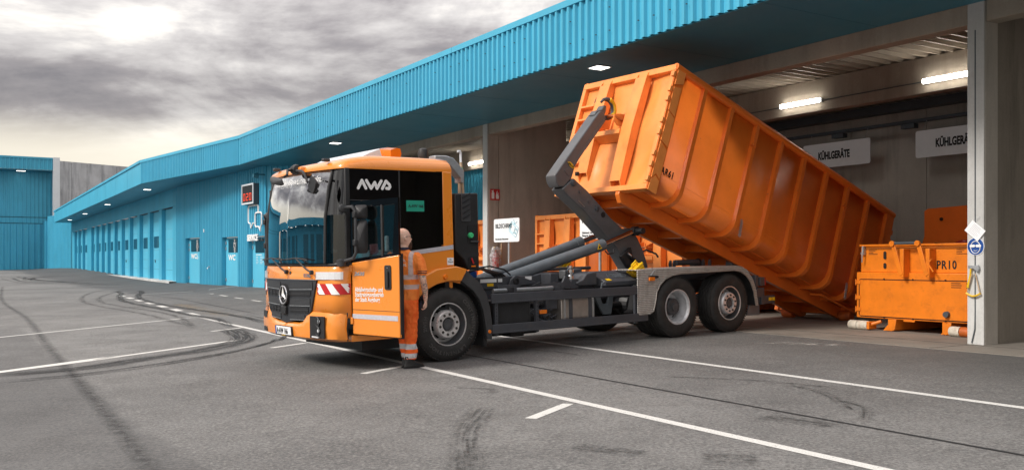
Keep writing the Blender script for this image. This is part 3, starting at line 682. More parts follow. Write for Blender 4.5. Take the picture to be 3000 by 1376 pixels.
text('lettering', 'KÜHLGERÄTE', .165, M_BLK, t, (-.56, -.016, 2.15), w=.002, sx=.85)
text('small_lettering', 'Kühlschrank, Gefrierschrank,\nKlimagerät, ölgefüllter Radiator', .068, M_BLK, t, (-.56, -.016, 1.90), sx=.8)
# extinguisher sign and bagged extinguisher on the left partition (its face looks towards +X)
PX = -23.12 + .262
WALLX = Matrix(((0, 0, 1), (1, 0, 0), (0, 1, 0))).to_4x4()
t = thing('extinguisher_sign', 'red square fire extinguisher sign on the left concrete wall', 'sign', HM(PX, 13.68, 3.49), None)
B(0, .01, -.155, .155, -.16, .16).obj('panel', M_RED, t)
mb = MB(); mb.prism([(-.12, -.12), (-.03, -.12), (-.03, .05), (-.055, .08), (-.095, .08), (-.12, .05)], 'x', .012, .016).prism([(-.09, .08), (-.06, .08), (-.05, .13), (-.13, .11)], 'x', .012, .016)
mb.prism([(.03, -.12), (.12, -.12), (.13, .0), (.10, -.05), (.11, .07), (.075, 0), (.07, .12), (.035, .02), (.02, -.04)], 'x', .012, .016).obj('pictogram', M_WLET, t)
t = thing('fire_extinguisher', 'red fire extinguisher wrapped in clear plastic bag on the left wall', 'fire extinguisher', HM(PX + .14, 13.62, 1.33))
MB().lathe([(0, 0), (.085, 0), (.095, .03), (.095, .40), (.06, .48), (.025, .50), (.025, .56), (0, .56)], (0, 0, 0), 'z', 20).obj('cylinder', M_RED, t, smooth=True)
MB().tube([(0, 0, .56), (.02, -.1, .60), (0, -.02, .64)], .018, 8).obj('handle', M_YEL, t)
bag = MB(); rg = random.Random(3)
vs = []; K = 18
for i in range(13):
    for k in range(K):
        a = 2 * math.pi * k / K; r = (.155 + .035 * math.sin(3 * a + i) + rg.uniform(-.02, .02)) * (.55 if i in (0, 12) else (.9 if i in (1, 11) else 1)); vs.append((r * math.cos(a) * .75, r * math.sin(a), -.12 + i * .065))
bag.add(vs, [(i * K + k, i * K + (k + 1) % K, (i + 1) * K + (k + 1) % K, (i + 1) * K + k) for i in range(12) for k in range(K)])
M_BAG = bpy.data.materials.new('clear_crumpled_film'); T = NT(M_BAG); tb = T.n('ShaderNodeBsdfTransparent'); db = T.n('ShaderNodeBsdfPrincipled', Roughness=.25); db.inputs['Base Color'].default_value = (.6, .58, .6, 1); x = T.n('ShaderNodeMixShader'); T.l(T.ramp(T.noise(14, 5, .7, T.vec()), .35, .65, .15, .85), x.inputs[0]); T.l(tb.outputs[0], x.inputs[1]); T.l(db.outputs[0], x.inputs[2]); T.l(x.outputs[0], T.out.inputs[0])
bag.obj('plastic_bag', M_BAG, t, smooth=True)
tag(MB().tube([(0, 0, 0), (0, .04, 1.78)], .022, 8).obj('broom_stick', M_WOOD, None, smooth=True), 'upright wooden stick leaning on the wall beside the wrapped extinguisher', 'stick').matrix_world = HM(PX + .10, 13.80, FL)

# things on the right column face
CM = lambda X, z: HM(X, 13.43 - .004, z)
tag(MB().tube([(0, 0, 5.1), (0, 0, .75), (.0, -.01, .55), (-.05, -.01, .34)], .009, 6).obj('grey_cable', M_STEEL, None), 'thin grey cable clipped down the pale concrete column', 'cable').matrix_world = CM(-8.19, 0)
t = thing('safety_sign', 'round blue eye protection sign on the pale concrete column', 'sign', CM(-8.18, 1.81))
MB().lathe([(0, -.004), (.137, -.004), (.137, 0)], (0, 0, 0), 'y', 40).obj('rim', M_WLET, t); M_SBLUE = pbr('sign_blue', (.01, .07, .30), .4, var=.05)
MB().lathe([(0, -.008), (.128, -.008), (.128, -.004)], (0, 0, 0), 'y', 40).obj('disc', M_SBLUE, t)
mb = MB(); hd = [(.075 * math.sin(R(a)), -.012 + .093 * math.cos(R(a))) for a in range(0, 360, 15)]; mb.tube([(p[0], -.011, p[1]) for p in hd + [hd[0]]], .006, 6)
mb.prism(rrect(-.09, -.008, -.012, .028, .015, 3), 'y', -.014, -.010).prism(rrect(.008, .09, -.012, .028, .015, 3), 'y', -.014, -.010).box(-.01, .01, -.014, -.010, .006, .018).tube([(-.03, -.011, -.06), (0, -.011, -.067), (.03, -.011, -.06)], .004, 5).obj('pictogram', M_WLET, t)
t = thing('notice_card', 'tilted laminated notice card hanging over the blue safety sign', 'notice', CM(-8.18, 2.05) @ Matrix.Rotation(R(40), 4, 'Y'))
B(-.135, .135, -.022, -.018, -.10, .10).obj('card', M_WHITE, t); mb = MB()
for i in range(8): mb.box(-.08, random.uniform(.05, .12), -.0235, -.0225, .07 - i * .02, .074 - i * .02)
mb.obj('printed_lines', pbr('grey_print', (.35, .37, .42), .6), t); MB().tube([(-.1, -.018, .09), (-.08, -.012, .20)], .003, 5).obj('hook', M_GALV, t)
t = thing('hand_axe', 'small axe with yellow wooden handle hanging on the pale concrete column', 'axe', CM(-8.19, 1.47))
MB().tube([(-.05, -.03, .03), (-.06, -.03, -.1), (-.10, -.03, -.29)], .014, 8, rr=[.012, .014, .020]).obj('handle', M_YEL, t, smooth=True)
mb = MB().prism([(-.09, .055), (.0, .045), (.075, .06), (.085, .0), (.06, -.055), (.0, .0), (-.085, .005)], 'y', -.045, -.015); mb.obj('head', M_GALV, t, bevel=.004)
t = thing('bow_saw', 'triangular bow saw with yellow blade guard hanging on the concrete column', 'saw', CM(-8.20, 1.2))
MB().tube([(-.10, -.03, -.09), (-.02, -.03, .20), (.03, -.03, .20), (.10, -.03, -.09)], .009, 8).obj('frame', M_WOOD, t, smooth=True)
MB().tube([(-.115 + .023 * i, -.035, -.10 - .045 * math.sin(math.pi * i / 10)) for i in range(11)], .014, 8).obj('blade_guard', M_YEL, t, smooth=True)

# ------------------------------------------------------------------ far blue hall and concrete block
A = Vector((-56.6, 102, 0)); v = Vector((.857, .515, 0)); nrm = Vector((-.515, .857, 0))
LB = Matrix(((v.x, nrm.x, 0, A.x), (v.y, nrm.y, 0, A.y), (0, 0, 1, 0), (0, 0, 0, 1)))
lb = thing('far_blue_hall', 'tall blue corrugated hall at the far left end of the yard', 'building', LB)
corr((-46, 0), (5.25, 0), 11.8, 13.0, .42, .08).obj('fascia', M_BLUE, lb); B(-46, 5.3, -.12, .3, 13.0, 13.2).obj('coping', M_BLUE, lb)
B(5.25, 5.95, -.15, 1.0, 6.0, 13.25).obj('edge_flashing', M_CLAD, lb)
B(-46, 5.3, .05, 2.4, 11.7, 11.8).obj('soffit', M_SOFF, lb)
corr((-46, 2.2), (5.6, 2.2), 6.55, 11.7, .42, .08).obj('upper_wall', M_BLUE, lb); corr((-46, 2.2), (5.6, 2.2), 5.85, 6.45, .42, .08).obj('band', M_BLUE, lb)
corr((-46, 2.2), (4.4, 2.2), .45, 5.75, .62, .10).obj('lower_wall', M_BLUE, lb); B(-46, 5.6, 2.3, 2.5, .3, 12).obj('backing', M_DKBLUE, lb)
B(4.4, 4.6, -1.5, 2.2, .3, 6.0).obj('return_wall', M_BLUE, lb)
p1 = LB.inverted() @ Vector((-46.4, 97.3, 0)); corr((4.6, -1.4), (p1.x, p1.y), .3, 6.5, .45, .08).obj('link_wall', M_BLUE, lb)
B(-7.5, -2.4, 2.0, 2.15, .4, 4.3).obj('door_leaf', M_BLUE2, lb)
t = thing('recessed_light', 'lit light under the eave of the far left blue hall', 'ceiling light', LB @ Matrix.Translation((2.1, .9, 11.68))); B(-.5, .5, -.25, .25, -.04, .0).obj('frame', M_CLAD, t); B(-.45, .45, -.2, .2, -.05, -.041).obj('diffuser', M_SPOT, t)
# the blue hall turns the corner and runs back along the left side of the yard (it mirrors in the windscreen)
def wp(x, y): p = LB.inverted() @ Vector((x, y, 0)); return (p.x, p.y)
wA, wB, wC = wp(-96, 80), wp(-74, 44), wp(-52, -30)
for a, b_ in ((wA, wB), (wB, wC)):
    m = corr(a, b_, 6.6, 8.6, .3, .06, flip=-1); m.obj('wing_fascia', M_BLUE, lb)
    a2, b2 = ((a[0], a[1]), (b_[0], b_[1])); dvx = Vector((b_[0] - a[0], b_[1] - a[1])).normalized(); nn = Vector((-dvx.y, dvx.x)); 
    if nn.x > 0: nn = -nn
    q0 = Vector(a) + nn * 2.6; q1 = Vector(b_) + nn * 2.6
    corr(tuple(q0), tuple(q1), -.5, 6.6, .3, .06, flip=-1).obj('wing_wall', M_BLUE, lb)
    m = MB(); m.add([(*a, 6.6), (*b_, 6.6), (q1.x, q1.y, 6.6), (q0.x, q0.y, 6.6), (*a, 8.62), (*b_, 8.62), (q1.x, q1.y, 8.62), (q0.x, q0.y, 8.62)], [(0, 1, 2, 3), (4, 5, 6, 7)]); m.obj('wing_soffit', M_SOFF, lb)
    for k in range(1, 8):
        c_ = Vector(a).lerp(Vector(b_), k / 8) + nn * 1.0; B(c_.x - .3, c_.x + .3, c_.y - .3, c_.y + .3, 6.54, 6.58).obj('wing_light', M_SPOT, lb)
        c_ = Vector(a).lerp(Vector(b_), (k - .35) / 8) + nn * 2.5; c2_ = Vector(a).lerp(Vector(b_), (k + .25) / 8) + nn * 2.5
        m = MB(); m.add([(c_.x, c_.y, .2), (c2_.x, c2_.y, .2), (c2_.x, c2_.y, 4.6), (c_.x, c_.y, 4.6)], [(0, 1, 2, 3)]); m.obj('wing_door', M_DKBLUE, lb, solid=.05)
cw = thing('concrete_block_building', 'grey stained concrete building rising behind the far blue hall', 'building')
c0 = Vector((-52.2, 105.6, 0)); c1 = Vector((-43.5, 117.5, 0)); dv = (c1 - c0); L = dv.length; dv /= L
m = MB(); k = 0; x = 0
while x < L:
    p = c0 + dv * x; q = c0 + dv * (x + 1.83); m.add([(p.x, p.y, .2), (q.x, q.y, .2), (q.x, q.y, 13.0), (p.x, p.y, 13.0), (p.x + 6, p.y + 9, 13.0), (q.x + 6, q.y + 9, 13.0)], [(0, 1, 2, 3), (3, 2, 5, 4)]); x += 1.86
m.obj('panel_wall', M_CONCS, cw); m = MB(); m.add([tuple(c0 + Vector((-.02, .1, 0))), tuple(c1 + Vector((0, .1, 0))), tuple(c1 + Vector((0, .1, 12.9))), tuple(c0 + Vector((-.02, .1, 12.9)))], [(0, 1, 2, 3)]); m.obj('joint_backing', M_BLK, cw)

# ------------------------------------------------------------------ roll-off containers
def container_shell(root, Lc, W_=2.40, H_=2.30, nr=9, pitch=.765, a0=.82, rail=True, rollers=True, side_m=M_CONT, front_m=M_CONTF, number='6', chains=True, near=1):
    """x = along from the front, y = across, z = up from the side-wall bottom"""
    # side skins with rounded lower edge, floor and far side
    def skin(y, sg):
        pr = [(y + sg * .085, H_ - .06), (y + sg * .085, .40)] + [(y + sg * (.385 - .30 * math.cos(R(a))), .40 - .30 * math.sin(R(a))) for a in range(15, 91, 15)] + [(y + sg * .70, .10)]
        m = MB(); m.strip([(.12, p[0], p[1]) for p in pr], [(Lc - .25, p[0], p[1]) for p in pr]); return m
    for y, sg in ((0, 1), (W_, -1)):
        skin(y, sg).obj('side_wall', side_m, root, smooth=True, solid=.008)
        for i in range(nr):
            a = a0 + i * pitch - .045; m = MB()
            o_ = [(y, H_ - .08), (y, .30)] + [(y + sg * (.30 - .30 * math.cos(R(q))), .30 - .29 * math.sin(R(q))) for q in range(15, 91, 15)] + [(y + sg * .66, .01)]
            i_ = [(y + sg * .10, H_ - .08), (y + sg * .10, .38)] + [(y + sg * (.385 - .285 * math.cos(R(q))), .40 - .285 * math.sin(R(q))) for q in range(15, 91, 15)] + [(y + sg * .66, .115)]
            n = len(o_)
            m.strip([(a, p[0], p[1]) for p in o_], [(a + .085, p[0], p[1]) for p in o_]); m.strip([(a, p[0], p[1]) for p in i_], [(a, p[0], p[1]) for p in o_]); m.strip([(a + .085, p[0], p[1]) for p in i_], [(a + .085, p[0], p[1]) for p in o_])
            m.strip([(a, o_[0][0], o_[0][1]), (a + .085, o_[0][0], o_[0][1])], [(a, i_[0][0], i_[0][1]), (a + .085, i_[0][0], i_[0][1])])
            m.obj('rib', side_m, root, smooth=True)
        MB().tube([(.02, y + sg * .05, H_ - .03), (Lc, y + sg * .05, H_ - .03)], .075, 14).obj('top_rail', side_m, root, smooth=True)
    B(.12, Lc - .2, .38, W_ - .38, .085, .11).obj('floor', side_m, root)
    if rail:
        for y in (.66, W_ - .76):
            m = MB(); m.prism([(0.02, .08), (0.02, -.04), (.12, -.16), (Lc - .25, -.16), (Lc - .1, -.10), (Lc - .02, .08)], 'y', y, y + .10); m.obj('rail', side_m, root, bevel=.012)
        m = MB()
        for i in range(9): m.box(.5 + i * .8, .56 + i * .8, .76, W_ - .76, -.06, .08)
        m.obj('cross_member', side_m, root)['kind'] = 'stuff'
    if rollers:
        for y in (.34, W_ - .62):
            MB().lathe([(0, 0), (.10, 0), (.11, .02), (.11, .26), (.10, .28), (0, .28)], (Lc - .32, y, -.10), 'y', 24).obj('roller', M_DIRTYOR, root, smooth=True)
    # front wall: frame, skin, posts, beam, bail, ladder, hinges
    m = MB(); fw = .09
    m.box(0, .12, .02, W_, H_ - .10, H_ + .02).box(0, .13, .02, W_, .02, .12).box(0, .12, .02, .02 + fw, .12, H_ - .10).box(0, .12, W_ - fw, W_, .12, H_ - .10).obj('front_frame', front_m, root, bevel=.008)
    # dented front skin
    m = MB(); ny, nz = 28, 22; vs = []; rg = random.Random(5)
    bumps = [(rg.uniform(.3, 2.1), rg.uniform(.3, 2.), rg.uniform(.14, .34), rg.uniform(-.03, .07)) for _ in range(16)]
    for j_ in range(nz + 1):
        for i in range(ny + 1):
            y = .1 + (W_ - .2) * i / ny; z = .11 + (H_ - .2) * j_ / nz; d = sum(b[3] * math.exp(-((y - b[0]) ** 2 + ((z - b[1]) * .6) ** 2) / b[2] ** 2) for b in bumps); vs.append((.09 + d * .8, y, z))
    m.add(vs, [(j_ * (ny + 1) + i, j_ * (ny + 1) + i + 1, (j_ + 1) * (ny + 1) + i + 1, (j_ + 1) * (ny + 1) + i) for j_ in range(nz) for i in range(ny)]).obj('front_wall', front_m, root, smooth=True)
    for y0, y1, zb in ((.66, .93, .02), (1.60, 1.87, .24)):
        m = MB(); m.prism([(.10, zb), (-.035, zb + .18), (-.075, 1.2), (-.035, H_ - .12), (.0, H_ - .02), (.10, H_ - .02)], 'y', y0, y0 + .025)
        m.prism([(.10, zb), (-.035, zb + .18), (-.075, 1.2), (-.035, H_ - .12), (.0, H_ - .02), (.10, H_ - .02)], 'y', y1 - .025, y1)
        m.prism([(-.035, zb + .18), (-.075, 1.2), (-.035, H_ - .12), (-.025, H_ - .12), (-.060, 1.2), (-.02, zb + .18)], 'y', y0 + .026, y1 - .026)
        m.obj('front_post', front_m, root)
    m = MB(); m.prism([(.09, 1.02), (-.10, 1.09), (-.10, 1.18), (.09, 1.24)], 'y', .93, 1.60).obj('hook_beam', front_m, root)
    MB().prism([(.09, 1.30), (-.10, 1.24), (-.22, 1.30), (-.24, 1.40), (-.12, 1.46), (.09, 1.52)], 'y', 1.00, 1.03).prism([(.09, 1.30), (-.10, 1.24), (-.22, 1.30), (-.24, 1.40), (-.12, 1.46), (.09, 1.52)], 'y', 1.44, 1.47).obj('bail_bracket', front_m, root)
    MB().tube([(-.05, .98, 1.36), (-.20, 1.02, 1.37), (-.235, 1.10, 1.38), (-.235, 1.38, 1.38), (-.20, 1.45, 1.37), (-.05, 1.5, 1.36)], .028, 10).obj('hook_bail', M_DIRTYOR, root, smooth=True)
    for z in (1.81, 1.54, 1.25, .95, .66): B(-.02, .09, 1.93, 2.30, z - .018, z + .018).obj('ladder_rung', front_m, root)
    if number: text('number', number, .20, M_BLK, root, (.076, 2.06, 1.90), rot=FRONT @ Matrix.Translation((0, 0, 0)), w=.006, sx=.8)
for_cont_text = 0

tipM = TR @ Matrix.Translation((3.953, 0, 2.509)) @ Matrix.Rotation(R(20.46), 4, 'Y')
tip = thing('roll_off_container', 'long orange ribbed container tipped on the raised hook arm of the truck, marked AR61', 'container', tipM)
container_shell(tip, 7.18)
for a_, b_, pts in ((0, 0, [(.03, .02), (.23, .0), (.23, .24), (.12, .30), (.04, .20)]), (0, 0, [(.04, .24), (.12, .34), (.23, .28), (.23, .80), (.05, .90)]), (0, 0, [(.05, .92), (.23, .86), (.23, 1.38), (.06, 1.46)]), (0, 0, [(.05, 1.48), (.22, 1.42), (.22, 1.95), (.05, 1.90)]), (0, 0, [(.05, 1.95), (.24, 2.03), (.24, 2.26), (.05, 2.28)])):
    MB().prism(pts, 'y', -.012, .004).obj('corner_plate', M_CONTF, tip)
B(.01, .26, .005, .09, .02, 2.26).obj('corner_post', M_CONT, tip)
m = MB()
for z in (.16, .42, .62, 1.0, 1.22, 1.62, 1.80, 2.08): m.box(-.035, .02, -.01, .055, z, z + .09)
m.obj('door_hinge', M_CONTF, tip, bevel=.006)['kind'] = 'stuff'
text('lettering', 'AR61', .165, M_BLK, tip, (.29, .066, .43), w=.005, sx=.80, font_gap=1.12)
# rear frame and tailgate edge
m = MB(); m.box(6.94, 7.18, .0, .10, -.02, 2.24).box(6.94, 7.18, 2.30, 2.40, -.02, 2.24).box(7.0, 7.18, .1, 2.3, .0, .12).box(7.02, 7.18, .1, 2.3, .12, 2.2).box(7.18, 7.26, .02, .10, 1.55, 1.75).box(7.18, 7.26, .02, .10, .4, .6).box(7.18, 7.26, .02, .1, 1.85, 1.95)
m.obj('tailgate', M_CONT, tip, bevel=.01)
# weld seam, rod, hooks, chains on the side
m = MB(); m.box(.3, 6.9, .079, .084, .415, .419).obj('weld_seam', M_CONTF, tip)
MB().tube([(5.62, .55, -.02), (5.62, .30, -.03), (7.0, .28, -.03)], .022, 8).tube([(6.3, .30, -.03), (6.3, .5, .05)], .016, 6).obj('locking_rod', M_CONT, tip, smooth=True)
for a in (2.34, 5.40):
    B(a - .10, a + .03, -.03, .02, 1.78, 1.81).obj('net_hook', M_CONT, tip)
for a, z in ((2.50, .40), (6.02, .34)):
    m = MB()
    for k in range(9):
        c_ = Vector((a + (k % 2) * .012 + .16 * k * .02, .045, z - k * .034)); pts = []
        for q in range(0, 360, 45):
            w_ = .014 * math.cos(R(q)); h_ = .024 * math.sin(R(q)); pts.append((c_.x + (w_ if k % 2 else 0), c_.y + (0 if k % 2 else w_), c_.z + h_))
        m.tube(pts + pts[:2], .005, 5)
        m.tube([(p[0] + .03, p[1], p[2] - .01) for p in pts + pts[:2]], .005, 5)
    m.obj('chain', M_GALV, tip)['kind'] = 'stuff'

def bg_cont(X, D, label, num, Lc=6.0):
    # front faces the yard: container x axis points into the hall
    M = HM(X, D, FL + .20) @ Matrix.Rotation(R(90), 4, 'Z')
    r = thing('roll_off_container', label, 'container', M, 'parked containers in the hall'); container_shell(r, Lc, nr=7, number=num, a0=.8); return r
bg_cont(-19.30, 14.3, 'orange container parked in the hall left of the hook arm, numbered 67', '67')
bg_cont(-15.70, 14.35, 'orange container parked in the hall behind the truck cover box and arm foot', '6')
bg_cont(-23.45, 14.3, 'orange container in the left bay showing as a thin strip beside the column', '65')

# ------------------------------------------------------------------ press container PR10
pr = thing('press_container', 'worn orange press container PR10 with hook frame on white rollers by the column', 'container', HM(-11.22, 14.59, FL))
Wp = 2.42; Lp = 5.0
m = MB(); m.box(0, Wp, 0, Lp, .22, 1.06).obj('body', M_PRESS, pr, bevel=.012)
m = MB(); m.box(.07, Wp, .035, 2.2, 1.061, 1.53).obj('upper_housing', M_PRESS, pr, bevel=.01)
B(.05, Wp + .02, .01, 2.2, 1.532, 1.57).obj('lid', M_PRESS, pr, bevel=.008)
M_GAP = pbr('dark_gap', (.015, .010, .008), .8)
m = MB(); q = rrect(.06, Wp + .4, .25, .93, .04, 3); m.tube([(p[0], -.003, p[1]) for p in q + [q[0]]], .008, 5); m.obj('door_gap', M_GAP, pr)
B(.075, Wp, -.008, -.001, .262, .918).obj('service_door', M_PRESS, pr)
for z in (.34, .56, .84): MB().box(-.01, .10, -.018, -.004, z, z + .07).tube([(.0, -.02, z - .02), (.0, -.02, z + .09)], .012, 6).obj('hinge', M_PRESS, pr)
MB().tube([(.15, .006, 1.5), (Wp, .006, 1.5)], .007, 5).obj('lid_gap', M_GAP, pr)
for x in (.62, 1.75):
    MB().prism([(x - .06, -.14 + .15), (x + .14, -.14 + .15), (x + .14, 0 + .15), (x + .10, .03 + .15), (x, .02 + .06)], 'y', .02, 1.2).obj('foot', M_PRESS, pr)
for x in (.66, 1.72):
    MB().prism([(x, .22), (x + .17, .22), (x + .14, .03), (x + .06, .0), (x, .03)], 'y', .01, 4.6).obj('skid', M_PRESS, pr, bevel=.01)
M_ROLW = pbr('worn_white_roller', (.62, .57, .48), .65, var=.15, vscale=9, dirt=.6, dscale=8, dark=(.30, .16, .09))
for x, two in ((-.10, 0), (1.92, 1)):
    o1 = MB().lathe([(0, 0), (.075, 0), (.085, .02), (.085, .19), (0, .19)], (x, -.06, .085), 'x', 22); o1.obj('roller', M_ROLW, pr, smooth=True)
    MB().lathe([(0, 0), (.085, 0), (.085, .19), (.075, .21), (0, .21)], (x + .20, -.06, .085), 'x', 22).obj('roller', M_ROLW if not two else M_DIRTYOR, pr, smooth=True)
    B(x + .40, x + .46, -.12, .1, .02, .16).obj('roller_bracket', M_PRESS, pr, bevel=.01); MB().tube([(x + .4, -.05, .09), (x + .62, .02, .17)], .03, 8).obj('bracket_arm', M_PRESS, pr)
for x in (.84, 1.34):
    MB().prism([(x, 1.55), (x + .07, 1.60), (x + .24, 1.04), (x + .19, 1.0), (x + .14, 1.06)], 'y', -.16, -.135).obj('hook_bracket', M_PRESS, pr, bevel=.006)
    MB().prism([(x + .17, 1.48), (x + .25, 1.48), (x + .25, .98), (x + .19, .98)], 'y', -.15, .03).obj('bracket_plate', M_PRESS, pr, bevel=.006)
    MB().lathe([(0, -.02), (.05, -.02), (.05, .02), (0, .02)], (x + .035, -.17, 1.575), 'y', 16).obj('bearing', M_PRESS, pr)
MB().tube([(.87, -.15, 1.58), (1.38, -.15, 1.58)], .026, 12).obj('hook_bar', M_STEEL, pr, smooth=True)
MB().tube([(1.62, -.13, 1.30), (1.56, -.14, 1.22), (1.67, -.16, 1.08)], .014, 8).obj('lock_lever', M_PRESS, pr)
for z in (1.18, 1.35): MB().prism(rrect(.56, .615, z - .05, z + (.05 if z < 1.3 else .09), .026, 4), 'y', .020, .034).obj('sight_hole', M_GAP, pr)
for x in (.16, 2.27):
    MB().box(x - .02, x + .02, -.03, .03, 1.38, 1.54).tube([(x, -.04, 1.54), (x, -.05, 1.36), (x - .01, -.04, 1.24)], .012, 6).tube([(x + .03, -.03, 1.46), (x - .05, -.03, 1.40)], .010, 6).obj('latch', M_GALV, pr)
    mb = MB()
    for k, ww in enumerate((.17, .14, .10, .19)): mb.box(x - .0 + (.08 if x < 1 else -.30), x + (.08 if x < 1 else -.30) + ww, .031, .034, 1.47 - k * .028, 1.48 - k * .028)
    mb.obj('sticker_text', M_GAP, pr)
text('lettering', 'PR10', .20, M_BLK, pr, (1.60, .030, 1.135), w=.004, sx=.80, font_gap=1.15)
MB().lathe([(0, -.06), (.05, -.06), (.055, .0), (0, 0)], (1.83, -.008, .36), 'y', 20).obj('drain_cap', M_STEEL, pr, smooth=True)
B(1.0, 1.22, -.02, -.0, .195, .225).obj('pull_plate', M_PRESS, pr)
mb = MB()
for x in (1.90, 2.17):
    for k in range(3): mb.box(x, x + random.uniform(.14, .22), -.011, -.0085, .885 - k * .035, .897 - k * .035)
mb.obj('warning_text', M_GAP, pr)
m = MB()
for x in (.6, 1.18, 1.80): m.lathe([(0, -.02), (.012, -.02), (.012, 0), (0, 0)], (x, -.008, .94), 'y', 8).lathe([(0, -.02), (.012, -.02), (.012, 0), (0, 0)], (x, -.008, .245), 'y', 8)
m.obj('bolt', M_GAP, pr)
hd = thing('press_hopper', 'high orange filling hood with curved side standing behind the press container', 'hopper', HM(-11.45, 17.0, FL))
MB().prism([(0, 0), (0, 2.27), (.08, 2.32), (2.4, 2.40), (2.4, 0)], 'y', 0, .05).obj('front_panel', M_CONT, hd)
MB().prism([(-.46, 0), (-.46, 1.45)] + [(-.46 + .44 * math.sin(R(a)) , 1.45 + .36 * (1 - math.cos(R(a))) ) for a in (30, 60, 90)] + [(-.01, 0)], 'y', .05, .10).obj('side_panel', M_CONT, hd)
MB().lathe([(0, -.02), (.035, -.02), (.035, 0), (0, 0)], (.38, 0, 2.10), 'y', 14).obj('bolt', M_GAP, hd)
B(0.02, 2.4, .05, 1.9, .0, 2.2).obj('body', M_CONT, hd)
MB().lathe([(.22 * math.cos(R(a)), .16 * math.sin(R(a))) for a in range(0, 91, 15)], (1.0, -.2, 1.52), 'z', 24).obj('dome_lamp', M_RED, hd, smooth=True)
MB().tube([(.35, -.2, 1.5), (.38, -.2, 1.62), (.47, -.2, 1.62), (.5, -.2, 1.5)], .02, 6).obj('bar', M_GAP, hd)

# ------------------------------------------------------------------ hook-lift truck
trk = thing('hook_lift_truck', 'orange three axle hook lift truck with its cab door open, lifting a container', 'truck', TR)
CW = 2.44
def wheel(s, kind, y=0., dual=False, far=False, label=None):
    """wheel part; local y runs inwards"""
    w_ = bpy.data.objects.new('wheel', None); COL.objects.link(w_); w_.parent = trk
    w_.matrix_basis = Matrix.Translation((s, y if not far else CW - y, .52)) @ (Matrix.Rotation(R(180), 4, 'Z') if far else Matrix.Identity(4))
    Rr = .52; Wd = .33 if not dual else .29
    pr_ = [(.297, .012), (.312, -.006), (.34, -.018), (.40, -.026), (.455, -.020), (.490, .0), (.512, .022), (.520, .05)]
    for gx in (.09, .15, .21): pr_ += [(.521, gx - .009), (.507, gx - .006), (.507, gx + .006), (.521, gx + .009)]
    pr_ += [(.520, Wd - .05), (.512, Wd - .02), (.49, Wd), (.42, Wd + .02), (.34, Wd), (.30, Wd - .02)]
    MB().lathe(pr_, (0, 0, 0), 'y', 72).obj('tyre', M_RUB, w_, smooth=True)
    if dual: MB().lathe([(r, t + .34) for r, t in pr_], (0, 0, 0), 'y', 56).obj('tyre', M_RUB, w_, smooth=True)
    if far: return w_
    # sidewall ribs and tread blocks
    m = MB()
    for k in range(72):
        a = 2 * math.pi * k / 72
        for y0 in (.004, Wd - .034):
            c_ = Vector((.505 * math.cos(a), y0, .505 * math.sin(a))); t_ = Vector((-math.sin(a), 0, math.cos(a))) * .012; n_ = Vector((math.cos(a), 0, math.sin(a))) * .016
            p = [c_ - t_, c_ + t_, c_ + t_ + n_, c_ - t_ + n_]; m.add(p + [q + Vector((0, .03, 0)) for q in p], [(0, 1, 2, 3), (7, 6, 5, 4), (0, 1, 5, 4), (1, 2, 6, 5), (2, 3, 7, 6), (3, 0, 4, 7)])
    m.obj('tread_blocks', M_RUB, w_)['kind'] = 'stuff'
    if kind == 'front':
        mr = M_RIM
        MB().lathe([(.303, .008), (.303, -.012), (.292, -.014), (.288, .0)], (0, 0, 0), 'y', 64).obj('rim', mr, w_, smooth=True); MB().lathe([(.288, .0), (.276, .05), (.266, .12), (.262, .2)], (0, 0, 0), 'y', 64).obj('rim_barrel_shaded', M_HUB, w_, smooth=True)  # barrel is silver steel; the shade inside the rim is painted as dark grey
        MB().lathe([(.302, -.0125), (.306, -.006), (.306, .002)], (0, 0, 0), 'y', 64).obj('rim_edge', M_RIM, w_, smooth=True)
        prof = [(.262, .15), (.228, .145), (.222, .11), (.212, .060), (.205, .04), (.192, .0), (.180, -.012), (.105, -.014), (.100, .0), (.098, .05)]
        MB().lathe(prof, (0, 0, 0), 'y', 80, skip=lambda k, i: i == 2 and (k % 8) in (1, 2, 3, 4)).obj('wheel_disc', mr if label is None else M_RIMP, w_, smooth=True)
        MB().lathe([(.099, .04), (.08, .03), (.075, -.0), (.03, -.006), (0, -.006)], (0, 0, 0), 'y', 32).obj('hub', M_HUB, w_, smooth=True)
        for k in range(10):
            nm = MB(); a = 2 * math.pi * (k + .3) / 10; nm.lathe([(0, -.034), (.011, -.034), (.0135, -.030), (.0135, -.02), (.020, -.018), (.020, -.0142)], (.142 * math.cos(a), 0, .142 * math.sin(a)), 'y', 8)
            nm.obj('wheel_nut', M_NUT, w_, smooth=True)
        hb = MB()
        for k in range(8):
            a = 2 * math.pi * k / 8; hb.lathe([(0, -.01), (.010, -.01), (.010, .01)], (.058 * math.cos(a), 0, .058 * math.sin(a)), 'y', 8)
        hb.obj('hub_bolts', M_HUB, w_)
    else:
        MB().lathe([(.303, .008), (.303, -.012), (.290, -.012), (.278, .02), (.262, .03), (.258, .12), (.235, .15), (.232, .24)], (0, 0, 0), 'y', 64).obj('rim', M_RIMP, w_, smooth=True)
        MB().lathe([(.25, .20), (.21, .235), (.15, .245)], (0, 0, 0), 'y', 64, skip=lambda k, i: i == 0 and (k % 13) in (1, 2, 3, 4)).obj('wheel_disc', M_RIMP, w_, smooth=True)
        MB().lathe([(.15, .245), (.148, .10), (.135, .085), (.07, .080), (.065, .05), (.03, .045), (0, .045)], (0, 0, 0), 'y', 40).obj('hub', M_HUB, w_, smooth=True)
        nm = MB()
        for k in range(12):
            a = 2 * math.pi * k / 12; nm.lathe([(0, .07), (.010, .07), (.010, .09)], (.115 * math.cos(a), 0, .115 * math.sin(a)), 'y', 8)
        nm.obj('hub_bolts', M_HUB, w_)
